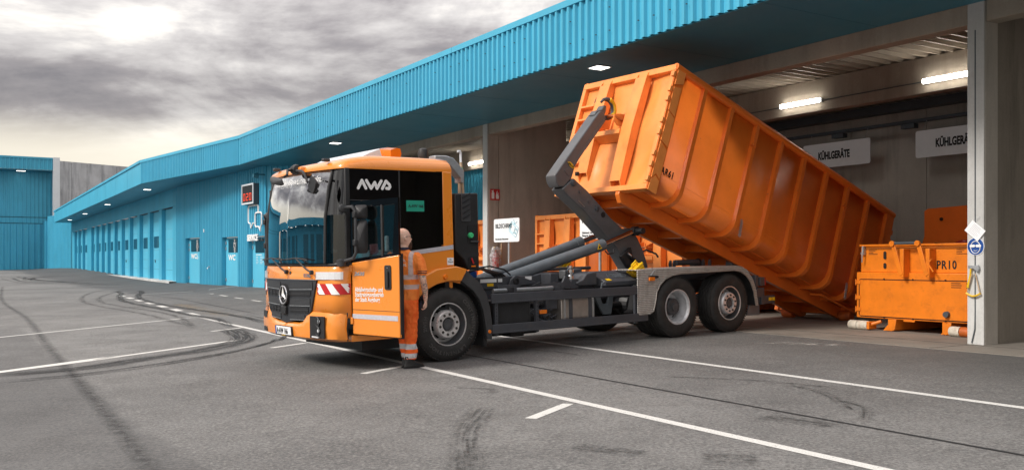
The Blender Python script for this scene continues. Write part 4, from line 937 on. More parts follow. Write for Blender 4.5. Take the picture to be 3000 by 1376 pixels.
    MB().lathe([(.22, .25), (.22, .30), (0, .30)], (0, 0, 0), 'y', 32).obj('brake_drum', M_BLK, w_)
    return w_
wf = wheel(0, 'front'); wr = wheel(4.67, 'rear', dual=True); w3 = wheel(6.02, 'front', label='x')
wheel(0, 'front', far=True); wheel(4.67, 'rear', dual=True, far=True); wheel(6.02, 'front', far=True)
M_TLET = pbr('raised_tyre_lettering', (.075, .072, .07), .7, var=.2)
def round_text(s, a0, da, r, parent, size=.075):
    for k, ch in enumerate(s):
        if ch == ' ': continue
        a = R(a0 + da * k)     # angle measured clockwise from the top, seen from outside
        pos = Vector((r * math.sin(a), -.030, r * math.cos(a)))
        M = Matrix.Translation(pos) @ Matrix.Rotation(a, 4, 'Y') @ NEAR
        yield M, ch
def join_text(name, s, a0, da, r, parent, mat, size=.075):
    vs, fs = [], []
    for M, ch in round_text(s, a0, da, r, parent, size):
        cu = bpy.data.curves.new('t', 'FONT'); cu.body = ch; cu.size = size; cu.extrude = .0015; cu.align_x = 'CENTER'; cu.resolution_u = 2; cu.offset = .002
        t = bpy.data.objects.new('t', cu); COL.objects.link(t); me = bpy.data.meshes.new_from_object(t.evaluated_get(bpy.context.evaluated_depsgraph_get())); bpy.data.objects.remove(t)
        o = len(vs); vs += [tuple(M @ v.co) for v in me.vertices]; fs += [tuple(i + o for i in p.vertices) for p in me.polygons]
    MB().add(vs, fs).obj(name, mat, parent)
join_text('lettering', 'CONTINENTAL', 228, -8.6, .385, wf, M_TLET)
join_text('lettering', 'HSW2', 285, -8, .375, wf, M_TLET); join_text('lettering', 'CONTINENTAL', 40, 8.2, .385, wf, M_TLET)

# --- cab front built along plan curves (x, y), mirrored about the centre line
def sym(c): return c + [(x, CW - y) for x, y in reversed(c)]
def loft(curves, name, mat, parent, ths=.02, smooth=True, bevel=0):
    """curves: list of (plan curve, z or function of y)"""
    n = len(curves[0][0]); vs = []; fs = []
    for c, z in curves:
        for x, y in c: vs.append((x, y, z(y) if callable(z) else z))
    for j_ in range(len(curves) - 1):
        for i in range(n - 1): fs.append((j_ * n + i, j_ * n + i + 1, (j_ + 1) * n + i + 1, (j_ + 1) * n + i))
    o = MB().add(vs, fs).obj(name, mat, parent, smooth=smooth); 
    if ths: md = o.modifiers.new('s', 'SOLIDIFY'); md.thickness = ths; md.offset = 1 if False else 0
    return o
def dens(c, k=3):
    return smooth_path(c, k)
def off(c, d):  # push a plan curve forward and outward a little
    return [(x - d, y) for x, y in c]
PANEL = dens(sym([(-1.50, 0), (-1.60, .015), (-1.70, .09), (-1.755, .24), (-1.80, .5), (-1.835, .85), (-1.845, 1.22)]))
BUMP = dens(sym([(-1.565, -.005), (-1.67, .03), (-1.755, .13), (-1.80, .28), (-1.845, .5), (-1.88, .85), (-1.89, 1.22)]))
WSB = dens(sym([(-1.745, .245), (-1.80, .5), (-1.835, .85), (-1.845, 1.22)])); WST = dens(sym([(-1.60, .255), (-1.665, .5), (-1.71, .85), (-1.72, 1.22)]))
mid_ws = [tuple((a[i] + b_[i]) / 2 - (.02 if i == 0 else 0) for i in (0, 1)) for a, b_ in zip(WSB, WST)]
lw = [(x + .03, y) for x, y in PANEL]
loft([(PANEL, .70), (PANEL, .95), (PANEL, 1.25), (lw, 1.345), ([(x + .045, y) for x, y in PANEL], 1.39)], 'front_panel', M_TRUCK, trk)
loft([([(x + .035, y) for x, y in PANEL], 1.375), ([(x + .04, y) for x, y in PANEL], 1.425)], 'windscreen_seal', M_BLACK, trk)
def wsc(f): return [(a[0] + (b_[0] - a[0]) * f, a[1] + (b_[1] - a[1]) * min(1, f * 1.5)) for a, b_ in zip(WSB, WST)]
loft([(wsc(0), 1.42), (wsc(.02), 1.60), (wsc(.05), 1.80), (wsc(.11), 2.0), (wsc(.21), 2.17), (wsc(.36), 2.32), (wsc(.56), 2.46), (wsc(.78), 2.57), (wsc(1), 2.65)], 'windscreen', M_GLASS, trk, ths=0)
# pillars between windscreen and door, dark and glossy
for k in (0, 1):
    yy = (lambda y: y) if k == 0 else (lambda y: CW - y)
    P0 = [(-1.745, .245), (-1.70, .12), (-1.62, .035), (-1.52, .01)]; P1 = [(-1.60, .255), (-1.58, .14), (-1.55, .05), (-1.52, .01)]
    m = MB(); m.strip([(x, yy(y), 1.42) for x, y in P0], [(x + .02, yy(y), 2.05) for x, y in P0]); m.strip([(x + .02, yy(y), 2.05) for x, y in P0], [(x, yy(y), 2.655) for x, y in P1]); m.obj('corner_glass', M_SGLASS, trk, smooth=True)
    MB().tube([(-1.748, yy(.245), 1.42), (-1.728, yy(.247), 2.03), (-1.67, yy(.252), 2.42), (-1.602, yy(.255), 2.65)], .022, 8).obj('windscreen_pillar', M_BLACK, trk, smooth=True)
    B(-1.56, -1.49, yy(.02) - .025, yy(.02) + .025, 1.40, 2.66).obj('door_pillar', M_BLACK, trk, bevel=.01)
    MB().tube([(-1.60, yy(.10), 1.5), (-1.62, yy(.12), 2.5)], .018, 6).obj('grab_rail', M_GREYP, trk, smooth=True)
# roof: rounded shell
plan0 = dens(sym([(.105, .005), (-.5, -.005), (-1.2, -.005), (-1.50, .0), (-1.60, .07), (-1.655, .26), (-1.71, .55), (-1.745, .85), (-1.755, 1.22)]), 3)
def inset(c, d, zf=0):
    out = []
    for x, y in c:
        cx_, cy_ = -.75, 1.22; dx, dy = cx_ - x, cy_ - y
        out.append((x + (d if x < -.75 else -d * .6) * min(1, abs(dx) / .8), y + math.copysign(d, dy) * min(1, abs(dy) / 1.0)))
    return out
def frontdrop(c, z, k): return z
levels = [(plan0, 2.655), (plan0, 2.70), (inset(plan0, .025), 2.77), (inset(plan0, .07), 2.825), (inset(plan0, .15), 2.852), (inset(plan0, .30), 2.862), (inset(plan0, .7), 2.866)]
vs = []; fs = []; n = len(plan0)
for c, z in levels:
    for x, y in c:
        zz = z - (.10 * sm(-x, 1.0, 1.75) * (z - 2.655) / .24)
        vs.append((x, y, zz))
for j_ in range(len(levels) - 1):
    for i in range(n): fs.append((j_ * n + i, j_ * n + (i + 1) % n, (j_ + 1) * n + (i + 1) % n, (j_ + 1) * n + i))
fs.append(tuple((len(levels) - 1) * n + i for i in range(n)))
fs.append(tuple(range(n)))
MB().add(vs, fs).obj('roof', M_TRUCK, trk, smooth=True)
# side: window band, rear pillar, lower panel with wheel arch (near), plain far side
for far in (0, 1):
    y0 = 0. if not far else CW; s_ = 1 if not far else -1
    yb = lambda a, b_: (y0 + s_ * a, y0 + s_ * b_) if not far else (y0 + s_ * b_, y0 + s_ * a)
    if not far:
        B(-1.49, -.755, *yb(.0, .012), 2.245, 2.655).obj('upper_side_window', M_BLACKG, trk)
        rw = MB().prism([(-.735, 1.52), (-.735, 2.655), (-.055, 2.66), (-.04, 1.645)], 'y', *yb(.0, .01)).obj('rear_side_window', M_SGLASS, trk)
    else:
        MB().prism([(-1.49, 1.42), (-1.49, 2.655), (-.60, 2.655), (-.60, 1.42)], 'y', *yb(.0, .01)).obj('upper_side_window', M_SGLASS, trk)
        MB().prism([(-.55, 1.6), (-.55, 2.655), (-.055, 2.66), (-.04, 1.645)], 'y', *yb(.0, .01)).obj('rear_side_window', M_SGLASS, trk)
        B(-1.50, -.75, *yb(.0, .03), .42, 1.42).obj('door', M_TRUCK, trk)
    MB().prism([(-.055, 1.60), (-.055, 2.66), (.10, 2.66), (.115, 1.64)], 'y', *yb(-.004, .06)).obj('rear_pillar', M_TRUCK, trk, bevel=.01)
    arch = [(-.745, .395)] + [(-.66 + .0, .52)] + [(.62 * math.cos(R(a)), .50 + .62 * math.sin(R(a))) for a in range(170, 69, -10)] + [(.31, 1.285)]
    MB().prism([(-.745, 1.525)] + arch + [(.12, 1.33), (.115, 1.64)], 'y', *yb(-.0, .04)).obj('side_panel', M_TRUCK, trk, bevel=.006)
    # wheel-arch flare standing proud
    fl_ = [(-.74, .62), (-.60, .86), (-.383, 1.01), (-.20, 1.09), (-.02, 1.125), (.21, 1.118), (.315, 1.285), (.13, 1.335), (-.2, 1.305), (-.45, 1.20), (-.74, .95)]
    MB().prism(fl_, 'y', *yb(-.055, .01)).obj('wheel_arch_flare', M_TRUCK, trk, bevel=.02, seg=3)
B(-.757, -.742, -.006, .006, 1.53, 2.655).obj('window_mullion', M_GREYP, trk); B(-1.49, -.75, -.007, .005, 2.235, 2.246).obj('window_trim', M_GREYP, trk)
MB().prism([(-1.50, .385), (-.745, .385), (-.745, .47), (-1.50, .47)], 'y', .0, .10).obj('sill', M_TRUCK, trk, bevel=.008)
# cab rear wall, floor, interior
B(.05, .10, .02, CW - .02, 1.0, 2.66).obj('rear_wall', M_TRUCK, trk)
B(-1.5, .05, .04, CW - .04, .72, .76).obj('cab_floor', M_DARKIN, trk)
B(-1.5, .08, .02, CW - .02, 2.63, 2.65).obj('headlining', M_DARKIN, trk)
B(-.02, .048, .03, CW - .03, .76, 2.63).obj('rear_lining', M_DARKIN, trk)
B(-1.73, -1.40, .26, CW - .26, .9, 1.46).obj('dashboard', M_DASH, trk, bevel=.04)
B(-1.70, -1.52, .95, 1.5, 1.461, 1.56).obj('document_tray', M_DASH, trk, bevel=.02)
for y in (.45, 1.55):
    m = MB(); m.box(-.75, -.25, y, y + .5, 1.12, 1.26).box(-.30, -.16, y, y + .5, 1.26, 1.95).box(-.28, -.18, y + .12, y + .38, 1.98, 2.22); m.obj('seat', M_SEAT, trk, bevel=.04)
ang = [R(a) for a in range(0, 360, 20)]
MB().tube([(-1.16 + .10 * math.sin(a), .70 + .22 * math.cos(a), 1.55 + .19 * math.sin(a)) for a in ang] + [(-1.16, .92, 1.55), (-1.16 + .03, .91, 1.61)], .016, 8).tube([(-1.38, .7, 1.4), (-1.14, .7, 1.55)], .03, 8).obj('steering_wheel', M_BLACK, trk, smooth=True)
M_PINK = pbr('pink_gloves', (.55, .22, .25), .7); M_CUP = pbr('pale_cup', (.65, .72, .68), .5)
MB().prism([(-.93, 1.52), (-.94, 1.66), (-.82, 1.67), (-.80, 1.55), (-.86, 1.51)], 'y', .50, .53).obj('work_gloves', M_PINK, trk, bevel=.01); B(-1.05, -.50, .54, .9, 1.40, 1.58).obj('storage_shelf', M_CUP, trk, bevel=.01); B(-.72, -.66, .45, .5, 1.55, 1.78).obj('white_bottle', M_WHITE, trk, bevel=.02)
MB().lathe([(0, 0), (.035, 0), (.045, .12), (0, .12)], (-1.55, .62, 1.46), 'z', 14).obj('cup', M_CUP, trk)
B(-1.68, -1.60, 1.62, 1.82, 1.47, 1.58).obj('route_papers', M_CUP, trk)
# door opening steps
m = MB(); m.box(-1.42, -.80, .03, .34, .50, .53).box(-1.42, -.80, .34, .37, .53, .74).box(-1.44, -1.42, .03, .5, .47, 2.0); m.obj('entry_step', M_DARKIN, trk)
# under-cab mass
B(-1.55, .5, .40, CW - .40, .42, .72).obj('under_cab_frame', M_BLK, trk)
m = MB().box(-1.2, .2, .30, 2.1, .22, .42).tube([(0, .3, .52), (0, 2.1, .52)], .10, 10); m.obj('front_axle', M_BLK, trk)

# bumper
top = lambda y: .77 - .16 * sm(.66 - abs(y - 1.22), 0, .22) - .0
loft([([(x + .06, y) for x, y in BUMP], .395), (BUMP, .43), (off(BUMP, .015), .56), (BUMP, lambda y: min(.70, top(y) - .03)), ([(x + .03, y) for x, y in BUMP], lambda y: top(y)), ([(x + .12, y) for x, y in BUMP], lambda y: top(y) - .005)], 'bumper', M_TRUCK, trk, ths=.01)
B(-1.57, -1.555, -.008, .02, .40, .77).obj('bumper_seam', M_BLACK, trk)
m = MB(); lw2 = [(x + .02, y) for x, y in PANEL]
loft([([(x + .06, y) for x, y in PANEL], .55), ([(x + .05, y) for x, y in PANEL], .74)], 'bumper_gap_backing', M_BLK, trk)
# headlamp clusters (near and far) wrapped on the bumper corner
for k in (0, 1):
    yy = (lambda y: y) if k == 0 else (lambda y: CW - y)
    hl = bpy.data.objects.new('headlamp', None); COL.objects.link(hl); hl.parent = trk
    P_ = [(-1.832, .47), (-1.806, .34), (-1.765, .18)]
    dd = .040 if k == 0 else .012; m = MB(); m.strip([(x - dd, yy(y - .01 * (1 - k)), .435) for x, y in P_], [(x - dd, yy(y - .01 * (1 - k)), .725) for x, y in P_]); m.obj('lamp_surround', M_BLACK, hl, solid=.02)
    for z, r in (((.655, .055), (.535, .055)) if k == 0 else ()):
        c_ = Vector((-1.822, yy(.32), z))
        MB().lathe([(r + .012, -.012), (r, -.02), (r - .01, .0), (.02, .02), (0, .02)], (-1.840, yy(.30), z), 'x', 24).obj('lamp_bowl', M_GREYP, hl, smooth=True)
        MB().lathe([(.0, -.022), (.022, -.017), (.030, .0)], (-1.835, yy(.28), z), 'x', 16).obj('lens', M_CHROME if z > .6 else M_CLEAR, hl, smooth=True)
    if k == 0: MB().box(-1.875, -1.855, yy(.33) - .09, yy(.33) + .09, .445, .465).obj('daylight_strip', M_CLEAR, hl)
# grille
def gx(y, d=.03): # panel curve position at y
    t = abs(y - 1.22); x = -1.845 + .045 * (t / .8) ** 2 * 1.5
    return x - d
gr_pts = [(.375, 1.20), (.45, .85), (.60, .69), (1.22, .60), (1.84, .69), (1.99, .85), (2.065, 1.20)]
def grille_poly(pts, d0, d1, name, mat, parent):
    # subdivide the outline top for curvature
    ys = [pts[0][0] + (pts[-1][0] - pts[0][0]) * i / 12 for i in range(13)]
    def lowz(y):
        for (a, za), (b_, zb) in zip(pts, pts[1:]):
            if min(a, b_) <= y <= max(a, b_) and a != b_: return za + (zb - za) * (y - a) / (b_ - a)
        return pts[0][1]
    zt = pts[0][1]; A_ = [(gx(y, d1), y, zt) for y in ys]; B_ = [(gx(y, d1), y, min(lowz(y), zt - .001)) for y in ys]
    C_ = [(gx(y, d0), y, zt) for y in ys]; D_ = [(gx(y, d0), y, min(lowz(y), zt - .001)) for y in ys]
    m = MB(); m.strip(A_, B_); m.strip(A_, C_); m.strip(B_, D_); return m.obj(name, mat, parent)
gr_ = grille_poly(gr_pts, -.02, .045, 'grille', pbr('grille_plastic', (.028, .030, .036), .5, var=.1), trk)
def band(y0, y1, z0, z1, d, name, mat, dz=0.):
    ys = [y0 + (y1 - y0) * i / 10 for i in range(11)]; m = MB()
    zz = lambda y: dz * (1 - abs(y - 1.22) / .85)
    m.strip([(gx(y, d), y, z0 + zz(y)) for y in ys], [(gx(y, d), y, z1 + zz(y)) for y in ys]); o = m.obj(name, mat, gr_, solid=.006); return o
for z0, z1, a, kind in ((1.085, 1.175, .46, 0), (.985, 1.055, .50, 1), (.865, .955, .52, 0), (.765, .835, .56, 1), (.675, .735, .66, 0)):
    for y0, y1 in ((a, 1.06), (1.38, CW - a)):
        band(y0, y1, z0, z1, .050, 'grille_mesh' if kind == 0 else 'grille_opening', M_PERF if kind == 0 else M_BLK, -.02)
        if kind == 1:
            for i in range(5): B(gx(y0) - .028, gx(y0) - .018, y0 + (y1 - y0) * (i + .5) / 5 - .004, y0 + (y1 - y0) * (i + .5) / 5 + .004, z0 - .02, z1 - .015).obj('grille_bar', M_GREYP, gr_)
            band(y0, y1, (z0 + z1) / 2 - .004, (z0 + z1) / 2 + .004, .055, 'grille_slat', M_GREYP, -.02)
        else:
            band(y0, y1, z0 - .012, z0 - .004, .056, 'grille_trim', M_GALV, -.02)
band(.40, 2.04, 1.196, 1.206, .052, 'grille_top_trim', M_ALU)
B(-1.93, -1.88, 1.14, 1.30, .72, .83).obj('radar_cover', M_BLACK, gr_, bevel=.01)
em = bpy.data.objects.new('star_emblem', None); COL.objects.link(em); em.parent = trk; em.location = (-1.90, 1.22, .985)
MB().lathe([(.0, .0), (.135, .0), (.150, -.02), (.155, .02)], (-.005, 0, 0), 'x', 48).obj('dish', M_BLACK, em, smooth=True)
MB().lathe([(.122 + .012 * math.cos(R(a)), -.022 + .012 * math.sin(R(a))) for a in range(0, 361, 45)], (0, 0, 0), 'x', 48).obj('ring', M_CHROME, em, smooth=True)
m = MB()
for k in range(3):
    a = R(90 + 120 * k); tip_ = Vector((-.028, .118 * math.cos(a), .118 * math.sin(a))); b1_ = Vector((-.022, .030 * math.cos(a + R(60)), .030 * math.sin(a + R(60)))); b2_ = Vector((-.022, .030 * math.cos(a - R(60)), .030 * math.sin(a - R(60)))); c_ = Vector((-.045, 0, 0))
    m.add([c_, b1_, tip_, b2_, Vector((-.015, 0, 0))], [(0, 1, 2), (0, 2, 3), (4, 2, 1), (4, 3, 2)])
m.obj('star', M_CHROME, em)
# indicator lamps, stripes, badges
for k in (0, 1):
    yy = (lambda y: y) if k == 0 else (lambda y: CW - y)
    C_ = [(-1.795, .40), (-1.765, .26), (-1.735, .17), (-1.69, .08), (-1.63, .020), (-1.60, .008)]
    m = MB(); m.strip([(x - .012, yy(y - .008), 1.205) for x, y in C_], [(x - .008, yy(y - .008), 1.305) for x, y in C_]); m.obj('indicator_lamp', M_CLEAR, trk, solid=.02, bevel=0)
    S_ = dens([(-1.79, .39), (-1.755, .24), (-1.70, .09), (-1.62, .020), (-1.50, -.002)], 8); n = len(S_)
    cum = [0]
    for p, q in zip(S_, S_[1:]): cum.append(cum[-1] + math.hypot(q[0] - p[0], q[1] - p[1]))
    Lt = cum[-1]
    def at(tt):
        tt = min(max(tt, 0), 1) * Lt
        for i in range(n - 1):
            if cum[i + 1] >= tt: f_ = (tt - cum[i]) / (cum[i + 1] - cum[i] + 1e-9); return (S_[i][0] + (S_[i + 1][0] - S_[i][0]) * f_ - .013, yy(S_[i][1] + (S_[i + 1][1] - S_[i][1]) * f_ - .011))
        return (S_[-1][0] - .006, yy(S_[-1][1] - .011))
    zb, zt_ = 1.010, 1.150; sl = .19; wd_ = .185
    base = MB(); N = 28; base.strip([(*at(i / N), zb) for i in range(N + 1)], [(*at(i / N), zt_) for i in range(N + 1)]); bo = base.obj('warning_stripe', M_RED, trk, solid=.003)
    m = MB()
    for q0 in (-.12, .32, .76):
        rows = 6; cols = 5
        for r_ in range(rows):
            for c in range(cols):
                def pt(rr, cc_):
                    z = zb + (zt_ - zb) * rr / rows; t_ = q0 + (.22 * cc_ / cols) + .20 * (1 - rr / rows); x, y = at(t_); return (x - .003, y - .003 * (1 if k == 0 else -1), z), t_
                P4 = [pt(r_, c), pt(r_, c + 1), pt(r_ + 1, c + 1), pt(r_ + 1, c)]
                if all(-.001 <= p[1] <= 1.001 for p in P4): m.add([p[0] for p in P4], [(0, 1, 2, 3)])
    m.obj('white_stripe', M_WLET, bo)
text('lettering', 'ECONIC', .062, M_CHROME, trk, (-1.835, .72, 1.235), rot=FRONT, w=.003, sx=.95, ext=.004)
MB().lathe([(0, -.01), (.022, -.008), (.026, 0)], (-1.845, 1.13, 1.285), 'x', 16).obj('washer_jet', M_GREYP, trk)
# number plate
npl = bpy.data.objects.new('number_plate', None); COL.objects.link(npl); npl.parent = trk; npl.matrix_basis = Matrix.Translation((-1.915, 1.24, .487)) @ Matrix.Rotation(R(-3), 4, 'Y')
B(-.006, .03, -.275, .275, -.068, .068).obj('holder', M_BLACK, npl, bevel=.004); B(-.012, -.0065, -.262, .262, -.048, .062).obj('plate', M_WHITE, npl)
B(-.014, -.0125, .222, .262, -.048, .062).obj('blue_band', M_SBLUE, npl)
text('characters', 'A·AW 166', .108, M_BLK, npl, (-.015, .205, -.034), rot=FRONT, w=.002, sx=.78, ext=.001)
text('dealer_text', 'mercedes-benz', .022, M_YEL, npl, (-.008, .07, -.064), rot=FRONT, ext=.001)
# slogan across the windscreen
def wsx(y, z): 
    t = abs(y - 1.22); return -1.735 + .12 * (t / .965) ** 2 * .9 - (2.65 - z) * .35
so = text('slogan', 'Umwelt. Bewusst. Sein.', .125, M_WLET, trk, (0, 0, 0), rot=Matrix.Identity(4), w=.004, sx=.86, ext=0.0005, shear=.12)
me = so.data; wmax = max(v.co.x for v in me.vertices)
for v_ in me.vertices:
    y = 1.83 - v_.co.x * (1.48 / wmax); z = 2.50 + v_.co.y; v_.co = (wsx(y, z) - .026, y, z)
# wipers
for y0, y1 in ((1.30, 1.75), (.48, .95)):
    m = MB().tube([(-1.865, y0 - .06, 1.30), (-1.885, y0 + .05, 1.34), (-1.875, y0 + .40, 1.485)], .011, 6).lathe([(0, -.03), (.03, -.02), (.03, .02)], (-1.86, y0 - .06, 1.30), 'x', 12).tube([(-1.865, y0 + .05, 1.462), (-1.875, y0 + .40, 1.492), (-1.86, y0 + .78, 1.47)], .009, 6); m.obj('wiper', M_BLACK, trk, smooth=True)
# marker lamps on the roof edge
for y in (.36, 2.0): B(-1.70, -1.60, y - .035, y + .035, 2.765, 2.805).obj('marker_lamp', M_GREYP, trk, bevel=.01)
# front mirrors
m = MB().lathe([(0, -.07), (.06, -.06), (.075, .0), (.06, .07), (0, .08)], (-1.80, .98, 2.70), 'y', 16); m.obj('mirror_base', M_BLACK, trk, smooth=True)
B(-1.80, -1.70, .84, .93, 2.655, 2.735).obj('mirror_base_cover', M_TRUCK, trk, bevel=.02)
MB().tube([(-1.83, 1.0, 2.70), (-1.95, .92, 2.68), (-2.03, .75, 2.60), (-2.05, .80, 2.58)], .018, 8).tube([(-1.83, .90, 2.68), (-2.0, .35, 2.63), (-2.05, .17, 2.585), (-2.05, .07, 2.46)], .016, 8).obj('mirror_arm', M_BLACK, trk, smooth=True)
def mirror_shell(c, a, b_, d, name, M3, sq=.55):
    m = MB(); vs = []; K = 24
    prof = [(0, -d), (.55, -d * .8), (.88, -d * .3), (1., 0), (.95, d * .25), (.9, d * .25)]
    for r_, t_ in prof:
        for k in range(K):
            an = 2 * math.pi * k / K; ca, sa = math.cos(an), math.sin(an); ca = math.copysign(abs(ca) ** sq, ca); sa = math.copysign(abs(sa) ** sq, sa)
            vs.append(tuple(M3 @ Vector((t_, a * r_ * ca, b_ * r_ * sa)) + Vector(c)))
    m.add(vs, [(i * K + k, i * K + (k + 1) % K, (i + 1) * K + (k + 1) % K, (i + 1) * K + k) for i in range(len(prof) - 1) for k in range(K)] + [tuple((len(prof) - 1) * K + k for k in range(K))]); return m
o = mirror_shell((-2.08, .98, 2.535), .20, .055, .06, 'm', Matrix.Rotation(R(9), 3, 'X') @ Matrix.Rotation(R(-25), 3, 'Y')).obj('front_mirror', M_GREYP, trk, smooth=True)
o = mirror_shell((-2.02, -.02, 2.42), .10, .10, .06, 'm', Matrix.Rotation(R(35), 3, 'X') @ Matrix.Rotation(R(180), 3, 'Z')).obj('front_mirror', M_BLACK, trk, smooth=True)
# side mirrors near and far
for k in (0, 1):
    sg = 1 if k == 0 else -1; yy = (lambda y: y) if k == 0 else (lambda y: CW - y)
    sm_ = bpy.data.objects.new('side_mirror', None); COL.objects.link(sm_); sm_.parent = trk
    MB().tube([(-1.57, yy(.02), 2.12), (-1.60, yy(-.12), 2.14), (-1.58, yy(-.23), 2.14), (-1.55, yy(-.26), 2.08), (-1.55, yy(-.26), 1.56), (-1.57, yy(-.22), 1.48), (-1.62, yy(-.02), 1.44)], .021, 10).obj('arm', M_GREYP, sm_, smooth=True)
    MB().lathe([(0, -.04), (.05, -.03), (.055, .03), (0, .04)], (-1.60, yy(-.01), 2.13), 'y', 16).obj('arm_foot', M_GREYP, sm_, smooth=True)
    MB().lathe([(0, -.05), (.055, -.04), (.065, .04), (0, .06)], (-1.63, yy(.0), 1.42), 'z', 16).obj('arm_foot', M_GREYP, sm_, smooth=True)
    Rm = Matrix.Rotation(R(18 * sg), 3, 'Z')
    mirror_shell((-1.475, yy(-.27), 1.755), .085, .215, .07, 'm', Matrix.Rotation(R(50 * sg), 3, 'Z'), .3).obj('main_housing', M_BLACK, sm_, smooth=True)
    mirror_shell((-1.475, yy(-.27), 2.07), .085, .095, .075, 'm', Matrix.Rotation(R(50 * sg), 3, 'Z'), .38).obj('wide_angle_housing', M_BLACK, sm_, smooth=True)
    for z in (2.04, 1.68): B(-1.585, -1.50, yy(-.26) - .035, yy(-.26) + .035, z - .04, z + .04).obj('clamp', M_BLACK, sm_, bevel=.01)
# beacon bar
bb = bpy.data.objects.new('beacon_bar', None); COL.objects.link(bb); bb.parent = trk
air = [(-1.10, 2.86), (-.95, 2.935), (-.75, 3.0), (-.60, 3.035), (-.50, 3.03), (-.47, 2.94), (-.50, 2.865)]
MB().prism([(-1.10, 2.86), (-.95, 2.935), (-.80, 2.99), (-.76, 2.865)], 'y', .42, 2.02).prism([(-.755, 2.865), (-.755, 3.0), (-.60, 3.03), (-.50, 3.025), (-.48, 2.94), (-.50, 2.865)], 'y', .92, 1.55).obj('cover', M_CLAD, bb, bevel=.015, seg=3)
air = [(-.75, 2.865), (-.75, 3.0), (-.60, 3.035), (-.50, 3.03), (-.47, 2.94), (-.50, 2.865)]
for a, b_ in ((.38, .915), (1.555, 2.06)):
    vs = []; st = 5
    for i in range(st + 1):
        f_ = i / st; y = a + (b_ - a) * f_; e_ = (f_ if a < 1 else 1 - f_); k_ = .80 + .20 * min(1, e_ * 2.2)
        for x, z in air: vs.append((-.50 + (x + .50) * (.62 + .38 * min(1, e_ * 1.3)), y, 2.865 + (z - 2.865) * k_))
    n = len(air); MB().add(vs, [(i * n + k, i * n + (k + 1) % n, (i + 1) * n + (k + 1) % n, (i + 1) * n + k) for i in range(st) for k in range(n)] + [tuple(range(n)), tuple(st * n + k for k in range(n))]).obj('amber_lens', M_AMBER, bb, smooth=True)
MB().lathe([(0, 0), (.075, 0), (.08, .06), (.065, .12), (.03, .14), (0, .14)], (.10, .75, 2.93), 'z', 20).obj('roof_beacon', M_BLACK, trk, smooth=True); MB().tube([(.06, .78, 2.87), (.06, .78, 2.98)], .02, 8).obj('beacon_stem', M_GALV, trk)

# --- open driver's door
door = bpy.data.objects.new('door', None); COL.objects.link(door); door.parent = trk; door.matrix_basis = Matrix.Translation((-1.497, -.012, 0)) @ Matrix.Rotation(R(-63.6), 4, 'Z')
WD = .745
DP = lambda pts, y0, y1: MB().prism(pts, 'y', y0, y1)
DP([(.005, .49), (WD, .455), (WD, 1.515), (.005, 1.42)], .0, .045).obj('door_panel', M_TRUCK, door, bevel=.012, seg=3)
DP([(.0, .47), (.0, 1.43), (WD + .006, 1.53), (WD + .006, .44), (WD - .02, .44), (.03, .478)], .046, .09).obj('door_lining', M_DARKIN, door)
fr_ = [((.0, 1.42), (.03, 1.42), (.03, 2.22), (.0, 2.22)), ((.0, 2.13), (WD, 2.16), (WD, 2.245), (.0, 2.215)), ((WD - .10, 1.52), (WD, 1.515), (WD, 2.23), (WD - .045, 2.23)), ((.0, 1.415), (WD, 1.51), (WD, 1.545), (.0, 1.47))]
m = MB()
for i, q in enumerate(fr_): m.prism(list(q), 'y', .002 + i * .001, .042 + i * .001)
m.obj('window_frame', M_BLACKG, door)
DP([(.475, 1.50), (.50, 1.50), (.50, 2.16), (.475, 2.16)], .0, .04).obj('window_mullion', M_BLACK, door)
DP([(.03, 1.46), (WD - .05, 1.54), (WD - .05, 2.16), (.03, 2.14)], .018, .022).obj('window_pane', M_DGLASS, door)
DP([(.01, .695), (WD - .03, .67), (WD - .03, .735), (.01, .755)], -.004, -.0005).obj('reflective_stripe', M_REFL, door)
DP([(.008, .81), (WD - .005, .787), (WD - .005, .792), (.008, .815)], -.003, .001).obj('door_crease', M_BLACK, door)
hd_ = DP(rrect(.525, .625, 1.07, 1.385, .025), -.012, .0).obj('door_handle', M_BLACK, door, bevel=.003)
DP(rrect(.54, .61, 1.09, 1.29, .02), -.0145, -.0125).obj('recess', M_BLK, hd_); DP(rrect(.562, .590, 1.10, 1.31, .01), -.035, -.015).obj('grip', M_BLACK, hd_, bevel=.004); MB().lathe([(0, -.02), (.008, -.02), (.008, -.012)], (.575, 0, 1.35), 'y', 10).obj('lock', M_CHROME, hd_)
text('lettering', 'Abfallwirtschafts- und\nStadtreinigungsbetrieb\nder Stadt Augsburg', .083, M_WLET, door, (.055, -.003, 1.045), w=.0015, sx=.60, lines=.78, ext=.0008)
text('badge', '2635', .062, M_CHROME, door, (.05, -.003, 1.255), w=.003, sx=1.25, ext=.003, shear=.25)
for z in (.62, 1.30): B(-.02, .02, -.02, .02, z, z + .09).obj('hinge', M_TRUCK, door, bevel=.004)
m = MB(); m.box(WD - .002, WD + .008, .01, .07, .5, 1.5); m.obj('door_seal', M_BLACK, door)
